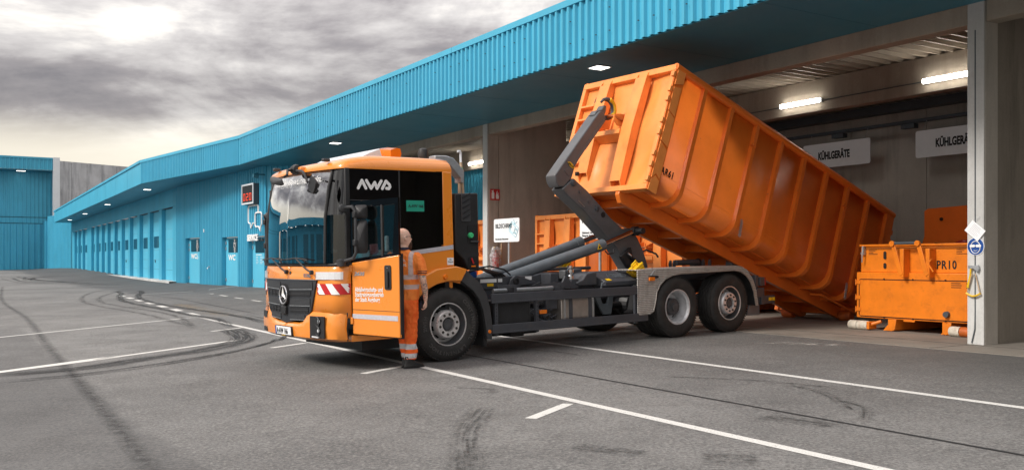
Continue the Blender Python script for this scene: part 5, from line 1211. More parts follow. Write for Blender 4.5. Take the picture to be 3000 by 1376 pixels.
# logo on the black glass: rounded strokes
m = MB(); Y_ = -.006
def stroke(pts, r=.026): m.tube([(p[0], Y_, p[1]) for p in pts], r, 10)
m = MB()
st_ = [[(-1.368, 2.400), (-1.312, 2.502), (-1.256, 2.400)], [(-1.246, 2.502), (-1.178, 2.400), (-1.122, 2.480), (-1.090, 2.400), (-1.024, 2.502)], [(-1.010, 2.400), (-.952, 2.502), (-.900, 2.455), (-.893, 2.425), (-.912, 2.402), (-.945, 2.405)]]
logo = MB()
for pts in st_:
    # flat rounded ribbon: quads plus discs, all a couple of millimetres thick
    for p, q in zip(pts, pts[1:]):
        dx, dz = q[0] - p[0], q[1] - p[1]; L = math.hypot(dx, dz); nx_, nz_ = -dz / L * .020, dx / L * .020
        logo.prism([(p[0] + nx_, p[1] + nz_), (q[0] + nx_, q[1] + nz_), (q[0] - nx_, q[1] - nz_), (p[0] - nx_, p[1] - nz_)], 'y', -.005, -.001)
    for i_, p in enumerate(pts): logo.prism([(p[0] + .020 * math.cos(R(a)), p[1] + .020 * math.sin(R(a))) for a in range(0, 360, 20)], 'y', -.0056 - .0003 * (i_ % 2), -.001)
logo.obj('company_logo', M_WLET, trk)
B(-.645, -.362, -.006, -.002, 2.10, 2.25).obj('paper_sheet', M_TEAL, trk); text('lettering', 'A-AW 166', .058, M_BLK, trk, (-.615, -.008, 2.155), w=.001, sx=.92, ext=.001)
MB().prism([(-.72, 1.487), (.108, 1.575), (.108, 1.635), (-.72, 1.548)], 'y', -.006, -.0015).obj('reflective_stripe', M_REFL, trk)
B(.0, .105, -.007, -.002, 1.355, 1.455).obj('fuel_sticker', M_WHITE, trk); text('lettering', 'E6\nDiesel', .034, M_BLK, trk, (.052, -.009, 1.418), ax='CENTER', lines=.9, ext=.0005)
MB().lathe([(0, -.03), (.03, -.025), (.04, .0)], (-.07, -.058, 1.19), 'y', 18).obj('side_lamp', M_AMBER, trk, smooth=True)

# --- behind the cab: tower box, duct
tw = bpy.data.objects.new('air_intake_tower', None); COL.objects.link(tw); tw.parent = trk
MB().prism([(.21, 1.55), (.21, 2.37), (.62, 2.385), (.625, 1.27), (.43, 1.27), (.36, 1.42)], 'y', .10, .62).obj('tower', M_BLACK, tw, bevel=.02)
DP(rrect(.318, .475, 1.965, 2.365, .02), .085, .101).obj('louvre_frame', M_GREYP, tw, bevel=.005); m = MB()
for i in range(5): z = 2.0 + i * .075; m.prism([(.335, z), (.46, z + .06), (.46, z + .08), (.335, z + .02)], 'y', .07, .085)
m.obj('louvre', M_BLACK, tw)
for z0, z1 in ((1.66, 1.92), (1.30, 1.46)): DP(rrect(.425, .605, z0, z1, .02), .092, .0995).obj('recess', M_BLK, tw)
MB().lathe([(0, -.05), (.035, -.05), (.042, -.03), (.042, .0)], (.465, .10, 1.77), 'y', 10).obj('filler_cap', M_GREEN, tw); B(.46, .60, .06, .095, 1.665, 1.69).obj('cup_holder', M_GREYP, tw, bevel=.008)
MB().tube([(.47, .07, 1.44), (.50, .07, 1.36)], .012, 6).obj('red_strap', M_RED, tw); B(.47, .54, .07, .09, 1.315, 1.335).obj('amber_tag', M_AMBER, tw)
for z in (1.98, 2.25): MB().tube([(.10, .2, z), (.22, .2, z)], .012, 6).obj('tower_bracket', M_GALV, tw)
m = MB().prism([(.10, 2.935), (.30, 2.94), (.42, 2.91), (.60, 2.745), (.60, 2.55), (.545, 2.55), (.545, 2.62), (.36, 2.80), (.10, 2.86)], 'y', .42, .60); m.obj('silver_duct', M_GALV, trk, bevel=.012)
# tools behind the tower: separate things
for nm, pts, r_, lbl in (('shovel', [(.565, .50, 2.30), (.568, .50, 2.56)], .024, 'wooden tool handle standing behind the black tower, nearest the cab'), ('scraper', [(.635, .50, 2.30), (.612, .50, 2.66), (.60, .50, 2.86)], .022, 'long handled scraper with white hooked top standing behind the black tower')):
    t = thing(nm, lbl, 'tool', TR); MB().tube(pts, r_, 10).obj('handle', M_WOOD, t, smooth=True)
    if nm == 'scraper': MB().tube([(.60, .50, 2.86), (.598, .50, 3.0), (.585, .50, 3.025), (.545, .50, 3.02)], .018, 8).obj('head', M_CLAD, t, smooth=True); MB().tube([(.612, .5, 2.66), (.605, .5, 2.78)], .026, 8).obj('green_tape', M_GREEN, t)
# --- front mudguard, chassis, side guard
mud_o = [(.214, 1.118), (.31, 1.288), (.40, 1.20), (.55, 1.08), (.66, .92), (.72, .72), (.752, .50), (.745, .255), (.655, .265), (.645, .45), (.60, .68), (.53, .85), (.42, .98), (.27, 1.085)]
MB().prism(mud_o, 'y', -.02, .04).obj('front_mudguard', M_GREYP, trk, bevel=.012)
inn = [(.655, .265), (.645, .45), (.60, .68), (.53, .85), (.42, .98), (.27, 1.075), (.1, 1.12), (-.15, 1.12), (-.4, 1.02), (-.58, .83), (-.66, .55)]
m = MB(); m.strip([(x, .04, z) for x, z in inn], [(x, .52, z) for x, z in inn]); m.obj('wheel_arch_liner', M_BLACK, trk, solid=.01)
B(.64, .70, .05, .45, .16, .30).obj('mud_flap', M_BLACK, trk); MB().lathe([(0, -.012), (.022, -.01), (.028, 0)], (.70, -.022, .37), 'y', 18).obj('marker_reflector', M_AMBER, trk, smooth=True)
for z0, z1 in ((.772, .912), (.327, .462)):
    MB().prism([(.765, z0), (3.965, z0), (3.965, z1), (.765, z1)], 'y', .0, .03).obj('side_guard_rail', M_CHAS, trk, bevel=.006)
    m = MB(); m.box(.77, 3.96, -.0035, -.0005, z0 + .022, z0 + .026); m.obj('rail_crease', M_CYL, trk)
for a in (.84, 1.60, 3.69):
    p_ = B(a, a + .055, .032, .075, .30, .90).obj('side_guard_post', M_CHAS, trk); m = MB()
    for i in range(6): m.box(a + .022, a + .034, .028, .0318, .48 + i * .05, .495 + i * .05)
    m.obj('post_hole', M_BLK, p_)['kind'] = 'stuff'
bt = B(.92, 1.55, .10, .62, .40, .80).obj('battery_box', M_BLACK, trk, bevel=.02); m = MB()
for i in range(40): m.box(.935 + i * .0155, .941 + i * .0155, .094, .0995, .42, .78)
m.obj('battery_rib', M_GREYP, bt)['kind'] = 'stuff'
tk = MB().prism(rrect(.06, .60, .36, .84, .12, 6), 'x', 2.13, 2.80).obj('fuel_tank', M_ALU, trk, smooth=False, bevel=.01)
for a in (2.285, 2.69): MB().prism(rrect(.052, .608, .352, .848, .13, 6), 'x', a, a + .07).obj('tank_strap', M_CHAS, tk)
for a in (2.19, 2.785): MB().prism(rrect(.045, .615, .345, .855, .13, 6), 'x', a, a + .015).obj('tank_trim', M_GALV, tk)
B(1.70, 1.84, .055, .08, .565, .625).obj('side_marker', M_AMBER, trk, bevel=.006)
rg = random.Random(11)
m = MB()
for i in range(16):
    x = rg.uniform(1.60, 2.15); z = rg.uniform(.45, .76); m.tube([(x, .2, z), (x + rg.uniform(-.2, .2), .16, z + rg.uniform(-.12, .1)), (x + rg.uniform(-.3, .3), .25, z + rg.uniform(-.2, .1))], rg.uniform(.008, .022), 6)
m.obj('air_lines', M_CHAS, trk, smooth=True)['kind'] = 'stuff'
m = MB()
for i in range(6):
    x = rg.uniform(1.62, 2.0); z = rg.uniform(.5, .72); m.box(x, x + rg.uniform(.06, .14), .2, .34, z, z + rg.uniform(.05, .1))
m.obj('valve_block', M_GREYP, trk, bevel=.008); B(1.9, 2.12, .14, .4, .62, .80).obj('control_box', M_CHAS, trk, bevel=.01)
MB().tube([(1.25, .55, .45), (2.1, .6, .42)], .14, 14).obj('air_tank', M_BLACK, trk, smooth=True)
for y in (.82, 1.56): B(-1.2, 7.0, y, y + .08, .68, .93).obj('chassis_rail', M_CHAS, trk)
B(.9, 4.0, .9, 1.5, .40, .70).obj('gearbox', M_BLK, trk); B(1.0, 3.9, 1.7, 2.3, .35, .80).obj('far_side_boxes', M_BLACK, trk)
MB().tube([(3.0, 1.2, .52), (6.0, 1.2, .52)], .07, 10).obj('prop_shaft', M_BLACK, trk)
MB().tube([(4.67, .4, .52), (4.67, 2.0, .52)], .12, 12).lathe([(0, -.25), (.2, -.15), (.25, 0), (.2, .15), (0, .25)], (4.67, 1.2, .52), 'y', 20).obj('rear_axle', M_BLK, trk); MB().tube([(6.02, .3, .52), (6.02, 2.1, .52)], .08, 12).obj('third_axle', M_BLK, trk)
MB().prism([(3.15, .80), (3.30, .55), (3.38, .44), (3.55, .44), (3.62, .80), (3.52, .80), (3.46, .62), (3.36, .62), (3.28, .80)], 'y', .45, .50).obj('spring_bracket', M_CYL, trk, bevel=.01)
B(1.2, 2.1, .6, 1.8, .22, .40).obj('sump', M_BLK, trk, bevel=.03); B(1.35, 1.62, .35, .6, .22, .38).obj('lower_bracket', M_BLACK, trk, bevel=.02)
# subframe with stickers, brackets, hooks
sb = bpy.data.objects.new('hook_lift_subframe', None); COL.objects.link(sb); sb.parent = trk
for y in (.80, 1.55): MB().prism([(.45, .94), (6.9, .94), (6.9, 1.06), (3.2, 1.15), (2.30, 1.15), (2.22, 1.125), (.70, 1.13), (.45, 1.08)], 'y', y, y + .09).obj('subframe_beam', M_CHAS, sb, bevel=.008)
for x0, x1, z0, z1, mt in ((1.12, 1.43, 1.045, 1.10, M_WHITE), (1.46, 1.54, 1.045, 1.10, M_WHITE), (1.25, 1.37, .985, 1.03, M_YEL), (2.00, 2.13, 1.06, 1.115, M_WHITE)): B(x0, x1, .794, .799, z0, z1).obj('sticker', mt, sb)
MB().prism([(1.62, .98), (1.66, 1.08), (1.75, 1.14), (1.80, 1.14), (2.15, 1.03), (2.15, 1.0), (1.85, .98), (1.8, .92), (1.64, .92)], 'y', .72, .76).obj('pivot_plate', M_CHAS, sb, bevel=.008); MB().lathe([(.03, 0), (.05, 0), (.05, -.03), (.03, -.03)], (1.75, .72, 1.05), 'y', 20).obj('pivot_ring', M_BLACK, sb)
for a, b_ in ((.95, 1.30), (1.78, 2.22)): MB().box(a, b_, .10, .14, .985, 1.025).box(b_ - .05, b_, .10, .60, .90, .985).obj('guard_bracket', M_CHAS, sb)
MB().prism([(2.32, 1.16), (2.50, 1.16), (2.48, 1.02), (2.40, .96), (2.32, .96)], 'y', .55, .86).obj('cross_bracket', M_CHAS, sb, bevel=.01)
MB().prism([(2.42, .93), (2.40, 1.02), (2.46, 1.12), (2.58, 1.02), (2.58, .93)], 'y', .34, .38).box(2.58, 2.74, .34, .5, .91, 1.06).obj('valve_bracket', M_CHAS, sb, bevel=.008)
m = MB().lathe([(0, 0), (.055, 0), (.055, .05), (.035, .06), (.04, .10), (.06, .105), (.06, .15), (.03, .17), (.05, .18), (.05, .21), (0, .215)], (2.63, .42, 1.062), 'z', 20); m.obj('steel_coupling', M_CHROME, sb, smooth=True)
MB().prism([(2.86, 1.21), (3.06, 1.22), (3.06, 1.08), (2.98, 1.02), (2.86, .98)], 'y', .62, .80).obj('guide_block', M_CHAS, sb, bevel=.015); B(2.7, 2.86, .64, .80, 1.05, 1.2).obj('guide_roller_mount', M_DIRTYOR if False else M_HUB, sb, bevel=.02)
MB().prism([(2.72, .95), (2.66, 1.0), (2.80, 1.05), (2.88, 1.14), (3.02, 1.16), (3.10, 1.16), (3.10, .95)], 'y', .30, .62).obj('valve_cover', M_CHAS, sb, bevel=.015)
cv = MB().add([(3.12, .56, 1.17), (3.80, .56, 1.17), (3.95, .20, 1.00), (3.20, .20, 1.00), (3.20, .20, .925), (3.95, .20, .925), (3.12, .56, .93), (3.92, .56, .93)], [(0, 1, 2, 3), (3, 2, 5, 4), (0, 3, 4, 6), (1, 7, 5, 2), (0, 6, 7, 1), (6, 4, 5, 7)]).obj('hydraulic_cover', M_CHAS, sb, bevel=.012)
# maker's oval relief on the sloping cover
sl_n = Vector((0, -.17, .36)).normalized(); cM = Matrix.Translation((3.60, .375, 1.088)) @ Matrix(((1, 0, 0), (0, .904, -.427), (0, .427, .904))).to_4x4()
me_t = text('raised_lettering', 'MEILLER\nKIPPER', .085, M_CYL, cv, (0, 0, 0), rot=Matrix.Identity(4), ax='CENTER', sx=.95, lines=.8, ext=.001); me_t.data.transform(cM @ Matrix.Translation((0, -.0, .004)))
m = MB(); q = [(.21 * math.cos(R(a)), .095 * math.sin(R(a))) for a in range(0, 360, 15)]; m.tube([(p[0], p[1], .005) for p in q + [q[0]]], .003, 5); o = m.obj('raised_oval', M_CYL, cv); o.data.transform(cM)
o = B(-.05, .05, -.035, .035, .002, .004).obj('sticker', M_YEL, cv); o.data.transform(Matrix.Translation((3.30, .245, 1.028)) @ Matrix(((1, 0, 0), (0, .904, -.427), (0, .427, .904))).to_4x4())
MB().tube([(3.05, .15, .88), (3.05, .13, .98), (3.12, .14, 1.0), (3.16, .2, 1.01)], .014, 8).obj('grey_pipe', M_CYL, sb, smooth=True)
# hoses at the cab end
m = MB()
for i in range(5):
    o_ = i * .05; m.tube([(.55 + o_, .6 + o_, 1.15), (.75 + o_, .55 + o_, 1.24), (1.0 + o_, .6 + o_, 1.26), (1.3 + o_, .75, 1.18), (1.45 + o_, .85, 1.12)], .014, 8)
m.tube([(1.0, .9, 1.25), (1.3, .8, 1.30), (1.6, .82, 1.24), (1.75, .86, 1.15)], .013, 8)
m.obj('hose', M_BLACK, sb, smooth=True)['kind'] = 'stuff'
B(.9, 1.35, 1.0, 1.3, 1.25, 1.30).obj('white_cover_plate', M_CLAD, sb, bevel=.01); B(.4, 1.2, 1.0, 1.6, 1.1, 1.22).obj('blue_tray', M_SBLUE, sb)
m = MB()
for x, y, z in ((1.9, .5, .97), (2.2, .5, .96), (2.9, .45, .95)): m.tube([(x, y, z), (x + .15, y - .02, z + .06), (x + .28, y, z - .06), (x + .4, y + .05, z - .1)], .010, 6)
m.obj('cable', M_BLACK, sb, smooth=True)['kind'] = 'stuff'
MB().tube([(1.0, .3, .935), (2.0, .3, .935), (2.15, .3, .94)], .035, 10).obj('silver_lever', M_GALV, sb, smooth=True)
# rear deck pieces
m = MB().tube([(5.6, .9, 1.25), (6.2, .9, 1.25)], .055, 14); m.obj('locking_cylinder', M_CHAS, sb, smooth=True)
for x in (5.42, 5.52, 6.32, 6.50): MB().prism([(x, 1.14), (x - .01, 1.24), (x + .02, 1.30), (x + .04, 1.29), (x + .05, 1.14)], 'y', .86, .90).obj('locking_claw', M_CHAS, sb)
for y in (.70, 1.62): MB().lathe([(0, 0), (.10, 0), (.12, .02), (.12, .14), (0, .14)], (7.05, y, 1.19), 'y', 24).obj('rear_roller', M_ROD if False else M_HUB, sb, smooth=True)
B(6.7, 7.1, .6, 1.8, .85, 1.12).obj('rear_crossbeam', M_CHAS, sb, bevel=.02)
MB().tube([(2.9, 1.7, 1.19), (4.2, 1.7, 1.19)], .03, 8).tube([(2.6, 2.1, 1.15), (2.62, 2.1, 1.26), (2.9, 2.1, 1.26), (2.92, 2.1, 1.15)], .014, 8).obj('far_side_rail', M_HUB, sb, smooth=True)
B(3.0, 3.22, 1.7, 1.9, 1.15, 1.33).obj('far_guide_block', M_HUB, sb, bevel=.02)

# rear mudguard
inner = [(3.985, .432), (4.08, .48), (4.12, .60), (4.165, .80), (4.25, .92), (4.38, 1.01), (4.55, 1.065), (4.75, 1.085), (6.15, 1.105), (6.33, 1.075), (6.48, 1.0), (6.60, .88), (6.69, .70), (6.75, .44)]
outer = [(6.83, .43), (6.78, .72), (6.68, .93), (6.52, 1.10), (6.38, 1.16), (6.22, 1.185), (3.93, 1.18), (3.72, 1.17), (3.72, .47), (3.76, .43)]
MB().prism(inner + outer, 'y', -.005, .006).obj('rear_mudguard', M_PLATE, trk)
m = MB(); m.strip([(x, .0, z) for x, z in inner], [(x, .62, z) for x, z in inner]); m.obj('mudguard_arch', M_BLACK, trk, solid=.006)
top_ = [(3.74, 1.172), (3.93, 1.182), (6.22, 1.187), (6.38, 1.162), (6.52, 1.102), (6.68, .932), (6.78, .722), (6.83, .432)]
m = MB(); m.strip([(x, -.004, z) for x, z in top_], [(x, .62, z) for x, z in top_]); m.obj('mudguard_top', M_PLATE, trk, solid=.004)
MB().tube([(x, -.010, z) for x, z in inner], .010, 8).obj('mudguard_edge', M_ALU, trk, smooth=True)
B(3.95, 4.08, -.06, -.03, .99, 1.05).obj('side_marker', M_AMBER, trk, bevel=.006); MB().tube([(3.98, -.03, 1.06), (4.18, -.02, 1.05)], .022, 8).obj('marker_arm', M_BLACK, trk); MB().tube([(4.0, -.03, 1.08), (4.1, -.03, 1.17)], .006, 5).obj('marker_wire', M_GALV, trk)
# rear end: lamp, boxes, underrun bar, flap
m = MB().box(6.86, 6.95, .08, .25, .76, .99).box(6.88, 7.10, .06, .34, .58, .755); m.obj('rear_lamp_bracket', M_CHAS, trk, bevel=.01)
B(6.96, 7.10, .05, .32, .79, .95).obj('rear_lamp_box', M_CHAS, trk, bevel=.01); B(7.101, 7.14, .06, .31, .80, .945).obj('rear_lamp', M_REDL, trk, bevel=.01)
ub = B(7.0, 7.12, .06, CW - .06, .44, .59).obj('underrun_bar', M_CHAS, trk, bevel=.008)
B(6.95, 7.45, .095, .14, .445, .60).obj('underrun_arm', M_CHAS, trk, bevel=.006)
for a, b_ in ((7.26, 7.345), (7.365, 7.44)): B(a, b_, .088, .093, .50, .56).obj('yellow_reflector', M_YEL, trk)
MB().prism([(6.68, .25), (6.76, .46), (7.06, .50), (7.05, .24)], 'y', .15, .17).obj('mud_flap', M_CYL, trk)

# wheel chocks (things resting in holders)
for (x, y, z), lb_ in (((3.84, .20, .99), 'yellow plastic wheel chock in black holder in front of the tread plate mudguard'), ((3.72, 1.98, 1.13), 'yellow plastic wheel chock on the far side of the truck under the lift cylinders')):
    t = thing('wheel_chock', lb_, 'wheel chock', TR @ Matrix.Translation((x, y, z)) @ Matrix.Rotation(R(-22), 4, 'Y'), 'wheel chocks on the truck')
    m = MB()
    for i in range(4): m.tube([(.02 + i * .035, 0, .15 - i * .045), (.30 - i * .0, 0, .20 - i * .045)], .026, 8).tube([(.02 + i * .035, .12, .15 - i * .045), (.30, .12, .20 - i * .045)], .026, 8)
    m.prism([(.02, .14), (.30, .20), (.30, .04), (.14, .0)], 'y', .0, .14); m.obj('wedge', M_YEL, t, bevel=.008)
    MB().tube([(.10, .06, .16), (.11, .06, .24), (.22, .06, .27), (.24, .06, .19)], .016, 8).obj('grip', M_YEL, t, smooth=True)
MB().prism([(3.97, .92), (4.11, 1.0), (4.24, 1.20), (4.26, .92)], 'y', .16, .175).obj('chock_holder', M_CHAS, trk)
for x, z, r_ in ((4.16, 1.05, .028), (4.12, .97, .014)): MB().lathe([(0, -.002), (r_, -.002), (r_, 0)], (x, .158, z), 'y', 16).obj('holder_hole', M_YEL, trk)

# --- hook arm and cylinders
arm = bpy.data.objects.new('hook_arm', None); COL.objects.link(arm); arm.parent = trk
lowp = [(3.04, 2.56), (3.30, 2.752), (3.62, 2.536), (4.16, 2.07), (4.43, 1.885), (4.66, 1.865), (4.80, 1.72), (4.95, 1.48), (5.06, 1.20), (5.0, .98), (4.6, .98), (4.55, 1.19), (4.27, 1.56), (3.53, 2.19), (3.12, 2.48)]
MB().prism(lowp, 'y', 1.07, 1.37).obj('lower_arm', M_ARM, arm, bevel=.018, seg=3)
upp = [(2.90, 2.79), (2.925, 2.67), (2.99, 2.59), (3.10, 2.60), (3.274, 2.752), (3.36, 2.96), (3.471, 3.104), (4.085, 3.80), (4.086, 3.87), (4.03, 3.94), (3.96, 3.95), (3.90, 3.90), (3.005, 2.91)]
MB().prism(upp, 'y', 1.09, 1.35).obj('upper_arm', M_ARM, arm, bevel=.018, seg=3)
MB().prism([(3.10, 2.88), (3.30, 2.98), (3.88, 3.66), (4.06, 3.84), (4.07, 3.78), (3.60, 3.26), (3.42, 3.10), (3.30, 2.95), (3.2, 2.78)], 'y', 1.082, 1.091).obj('arm_reinforcement', M_ARM, arm, bevel=.003)
for x, z, r_ in ((3.294, 2.67, .055), (3.821, 2.237, .045)):
    MB().lathe([(0, -.03), (r_ * .7, -.03), (r_, -.022), (r_, .0)], (x, 1.07, z), 'y', 24).obj('pivot_cap', M_CHAS, arm, smooth=True)
    m = MB()
    for k in range(6): a = R(60 * k); m.lathe([(0, -.036), (.007, -.036), (.007, -.03)], (x + r_ * .5 * math.cos(a), 1.07, z + r_ * .5 * math.sin(a)), 'y', 6)
    m.obj('cap_bolt', M_HUB, arm)
for x, z, r_ in ((3.442, 2.519, .03), (3.639, 2.35, .028)): MB().lathe([(0, -.012), (r_, -.010), (r_, 0)], (x, 1.07, z), 'y', 18).obj('bolt_head', M_HUB, arm)
MB().lathe([(0, -.004), (.05, -.004), (.05, 0)], (3.965, 1.068, 2.13), 'y', 24).obj('arm_hole', M_BLK, arm)
B(3.33, 3.40, 1.03, 1.075, 2.79, 2.86).obj('arm_stop', M_BLACK, arm, bevel=.008)
m = MB()
for k in range(7): m.box(3.40 + k * .02, 3.412 + k * .02, 1.066, 1.0695, 2.36 - k * .016, 2.375 - k * .016)
m.obj('chalk_marks', M_ALU, arm)
bd = MB().prism([(-.085, .035), (-.03, .05), (.03, .02), (.085, -.035), (.03, -.05), (-.03, -.02)], 'y', -.004, 0).obj('maker_badge', M_YEL, arm); bd.location = (3.255, 1.079, 2.975); bd.rotation_euler = (0, R(10), 0)
bt_ = text('lettering', 'MEILLER', .042, M_BLK, bd, (-.072, -.006, .012), rot=NEAR @ Matrix.Rotation(R(-24), 4, 'Z'), w=.0012, sx=.90, ext=.0008)
# clevis and hook
MB().prism([(3.86, 3.88), (4.08, 3.84), (4.14, 3.96), (4.16, 4.06), (4.10, 4.07), (4.04, 3.99), (3.92, 3.96)], 'y', 1.14, 1.30).obj('hook_neck', M_ARM, arm, bevel=.015)
hk = [(4.10, 4.13), (4.17, 4.185), (4.28, 4.185), (4.36, 4.12), (4.39, 4.02), (4.37, 3.93), (4.28, 3.87), (4.16, 3.86), (4.06, 3.88)]
MB().tube([(x, 1.22, z) for x, z in smooth_path(hk, 4)], .04, 10, rr=[.022 + .022 * sm(i, 0, 10) for i in range(len(smooth_path(hk, 4)))]).obj('hook', M_HUB, arm, smooth=True)
MB().tube([(x + .012, 1.20, z + .006) for x, z in smooth_path(hk[2:7], 4)], .040, 10).obj('hook_paint', M_YEL, arm, smooth=True)
for y, b0, b1, rod, nm in ((.985, (1.33, .98), (3.865, 1.605), (4.62, 1.835), 0), (1.56, (1.35, .98), (3.86, 1.66), (4.62, 1.87), 1)):
    cy = bpy.data.objects.new('lift_cylinder', None); COL.objects.link(cy); cy.parent = trk
    MB().tube([(b0[0], y, b0[1]), (b1[0], y, b1[1])], .095 if nm == 0 else .09, 28).obj('barrel', M_CYL, cy, smooth=True)
    d = Vector((b1[0] - b0[0], 0, b1[1] - b0[1])).normalized(); e_ = Vector((b1[0], y, b1[1])) - d * .14
    MB().tube([tuple(e_), tuple(e_ + d * .15)], .102, 28).obj('gland', M_CYL if nm else M_CYL, cy, smooth=True); MB().tube([tuple(e_ + d * .152), tuple(e_ + d * .165)], .075, 24).obj('gland_face', M_HUB, cy)
    MB().tube([(b1[0], y, b1[1]), (rod[0], y, rod[1])], .042, 20).obj('rod', M_ROD, cy, smooth=True)
    MB().lathe([(0, -.05), (.085, -.05), (.085, .05), (0, .05)], (4.66, y, 1.84), 'y', 24).obj('rod_eye', M_BLACK, cy, smooth=True)
    if nm == 0:
        o = DP([(-.055, -.045), (.055, -.045), (.0, .055)], -.003, 0).obj('warning_triangle', M_YEL, cy); o.location = (3.70, y - .098, 1.575); o.rotation_euler = (0, R(-14), 0)
        q = DP([(-.018, -.028), (.018, -.028), (.018, .005), (-.018, .005)], -.005, -.0035).obj('triangle_mark', M_BLK, o)
MB().tube([(4.66, .78, 1.84), (4.66, 1.66, 1.84)], .055, 20).obj('cylinder_pin', M_BLACK, arm, smooth=True)
MB().tube([(3.75, .80, 1.50), (3.80, .78, 1.44), (3.95, .80, 1.46), (4.0, .84, 1.53)], .012, 6).obj('cylinder_hose', M_BLACK, arm)
MB().prism([(4.3, 1.4), (4.55, 1.55), (4.62, 1.3), (4.5, 1.15)], 'y', .98, 1.06).tube([(4.45, .95, 1.42), (4.6, .95, 1.32)], .03, 8).obj('arm_valve', M_BLACK, arm, bevel=.01); MB().tube([(4.42, .93, 1.45), (4.50, .93, 1.40)], .02, 8).obj('valve_fitting', M_CHROME, arm)
MB().tube([(4.95, 1.1, 1.46), (5.05, 1.1, 1.50), (5.3, 1.1, 1.42), (5.35, 1.1, 1.36)], .018, 8).obj('arm_hose', M_HUB, arm, smooth=True)

# ------------------------------------------------------------------ the man at the open door
def mat_skin():
    m = bpy.data.materials.new('skin_with_forearm_tattoo'); T = NT(m); b = T.n('ShaderNodeBsdfPrincipled', Roughness=.5); T.l(b.outputs[0], T.out.inputs[0])
    b.inputs['Subsurface Weight'].default_value = .12; b.inputs['Subsurface Radius'].default_value = (.02, .008, .004)
    v = T.vec(); s = T.n('ShaderNodeSeparateXYZ'); T.l(v, s.inputs[0])
    c = T.mix(T.ramp(T.noise(9, 4, .6, v), .35, .65), (.74, .42, .31), (.84, .54, .42))
    msk = T.m('MULTIPLY', T.ramp(s.outputs[1], -.22, -.24), T.m('MULTIPLY', T.ramp(s.outputs[2], .88, .91), T.ramp(s.outputs[2], 1.30, 1.32, 1, 0)))
    g = T.ramp(T.noise(26, 5, .7, v, 1.2), .50, .58, 0, .85); c2 = T.mix(T.ramp(T.noise(17, 3, .6, T.vec((1, 1, 1), (5, 5, 5))), .5, .6), (.10, .11, .14), (.09, .20, .19))
    c2 = T.mix(T.ramp(T.noise(15, 3, .6, T.vec((1, 1, 1), (8, 1, 2))), .58, .64), c2, (.30, .12, .16))
    T.l(T.mix(T.m('MULTIPLY', msk, g), c, c2), b.inputs['Base Color']); return m
def mat_cloth(name, kind):
    m = bpy.data.materials.new(name); T = NT(m); b = T.n('ShaderNodeBsdfPrincipled', Roughness=.75); T.l(b.outputs[0], T.out.inputs[0])
    v = T.vec(); s = T.n('ShaderNodeSeparateXYZ'); T.l(v, s.inputs[0]); x, y, z = s.outputs
    c = T.mix(T.ramp(T.noise(7, 4, .6, v), .3, .7), *(((1.0, .22, .03), (1.0, .29, .05)) if kind == 'shirt' else ((1.0, .125, .012), (1.0, .19, .025))))
    def band(f, a, b_, e=.004): return T.m('MULTIPLY', T.ramp(f, a - e, a + e), T.ramp(f, b_ - e, b_ + e, 1, 0))
    if kind == 'shirt':
        k = T.m('MAXIMUM', band(z, 1.185, 1.245), band(z, 1.055, 1.115))
        ay = T.m('ABSOLUTE', y); k = T.m('MAXIMUM', k, T.m('MULTIPLY', band(ay, .105, .160), T.ramp(z, 1.20, 1.21)))
        # no bands on the sleeves
        k = T.m('MULTIPLY', k, T.ramp(ay, .205, .215, 1, 0))
        slv = T.m('MULTIPLY', T.ramp(ay, .215, .225), T.m('MAXIMUM', band(z, 1.262, 1.275, .002), band(z, 1.285, 1.297, .002))); c = T.mix(k, c, (.62, .48, .46)); c = T.mix(slv, c, (.03, .03, .05))
    else:
        k = T.m('MAXIMUM', band(z, .255, .325), band(z, .135, .200)); c = T.mix(k, c, (.60, .60, .62))
    T.l(c, b.inputs['Base Color']); bp = T.n('ShaderNodeBump', Strength=.9, Distance=.03); T.l(T.noise(11 if kind == 'shirt' else 8, 4, .6, T.vec((1, 1, .6)), .8), bp.inputs['Height']); T.l(bp.outputs[0], b.inputs['Normal']); return m
M_SKIN = mat_skin(); M_SHIRT = mat_cloth('orange_work_shirt', 'shirt'); M_TROU = mat_cloth('orange_work_trousers', 'trousers')
M_NAVY = pbr('navy_fabric', (.02, .022, .045), .8); M_SHOE = pbr('black_leather', (.014, .013, .014), .45, coat=.2); M_BEARD = pbr('brown_beard', (.07, .035, .022), .9, var=.4, vscale=60, bump=.6, bscale=120)
man = thing('person', 'bald bearded man in orange hi-vis clothes standing behind the open cab door', 'person', TR @ Matrix.Translation((-.825, -.215, 0)) @ Matrix.Rotation(R(38), 4, 'Z'))
def rings(mb, secs, n=20, M=None):
    """secs: (cx, cy, cz, rx, ry) horizontal ellipses"""
    vs = []
    for cx, cy, cz, rx, ry in secs:
        for k in range(n):
            a = 2 * math.pi * k / n; p = Vector((cx + rx * math.cos(a), cy + ry * math.sin(a), cz)); vs.append(tuple(M @ p) if M else tuple(p))
    L = len(secs); mb.add(vs, [(i * n + k, i * n + (k + 1) % n, (i + 1) * n + (k + 1) % n, (i + 1) * n + k) for i in range(L - 1) for k in range(n)] + [tuple(range(n - 1, -1, -1)), tuple((L - 1) * n + k for k in range(n))]); return mb
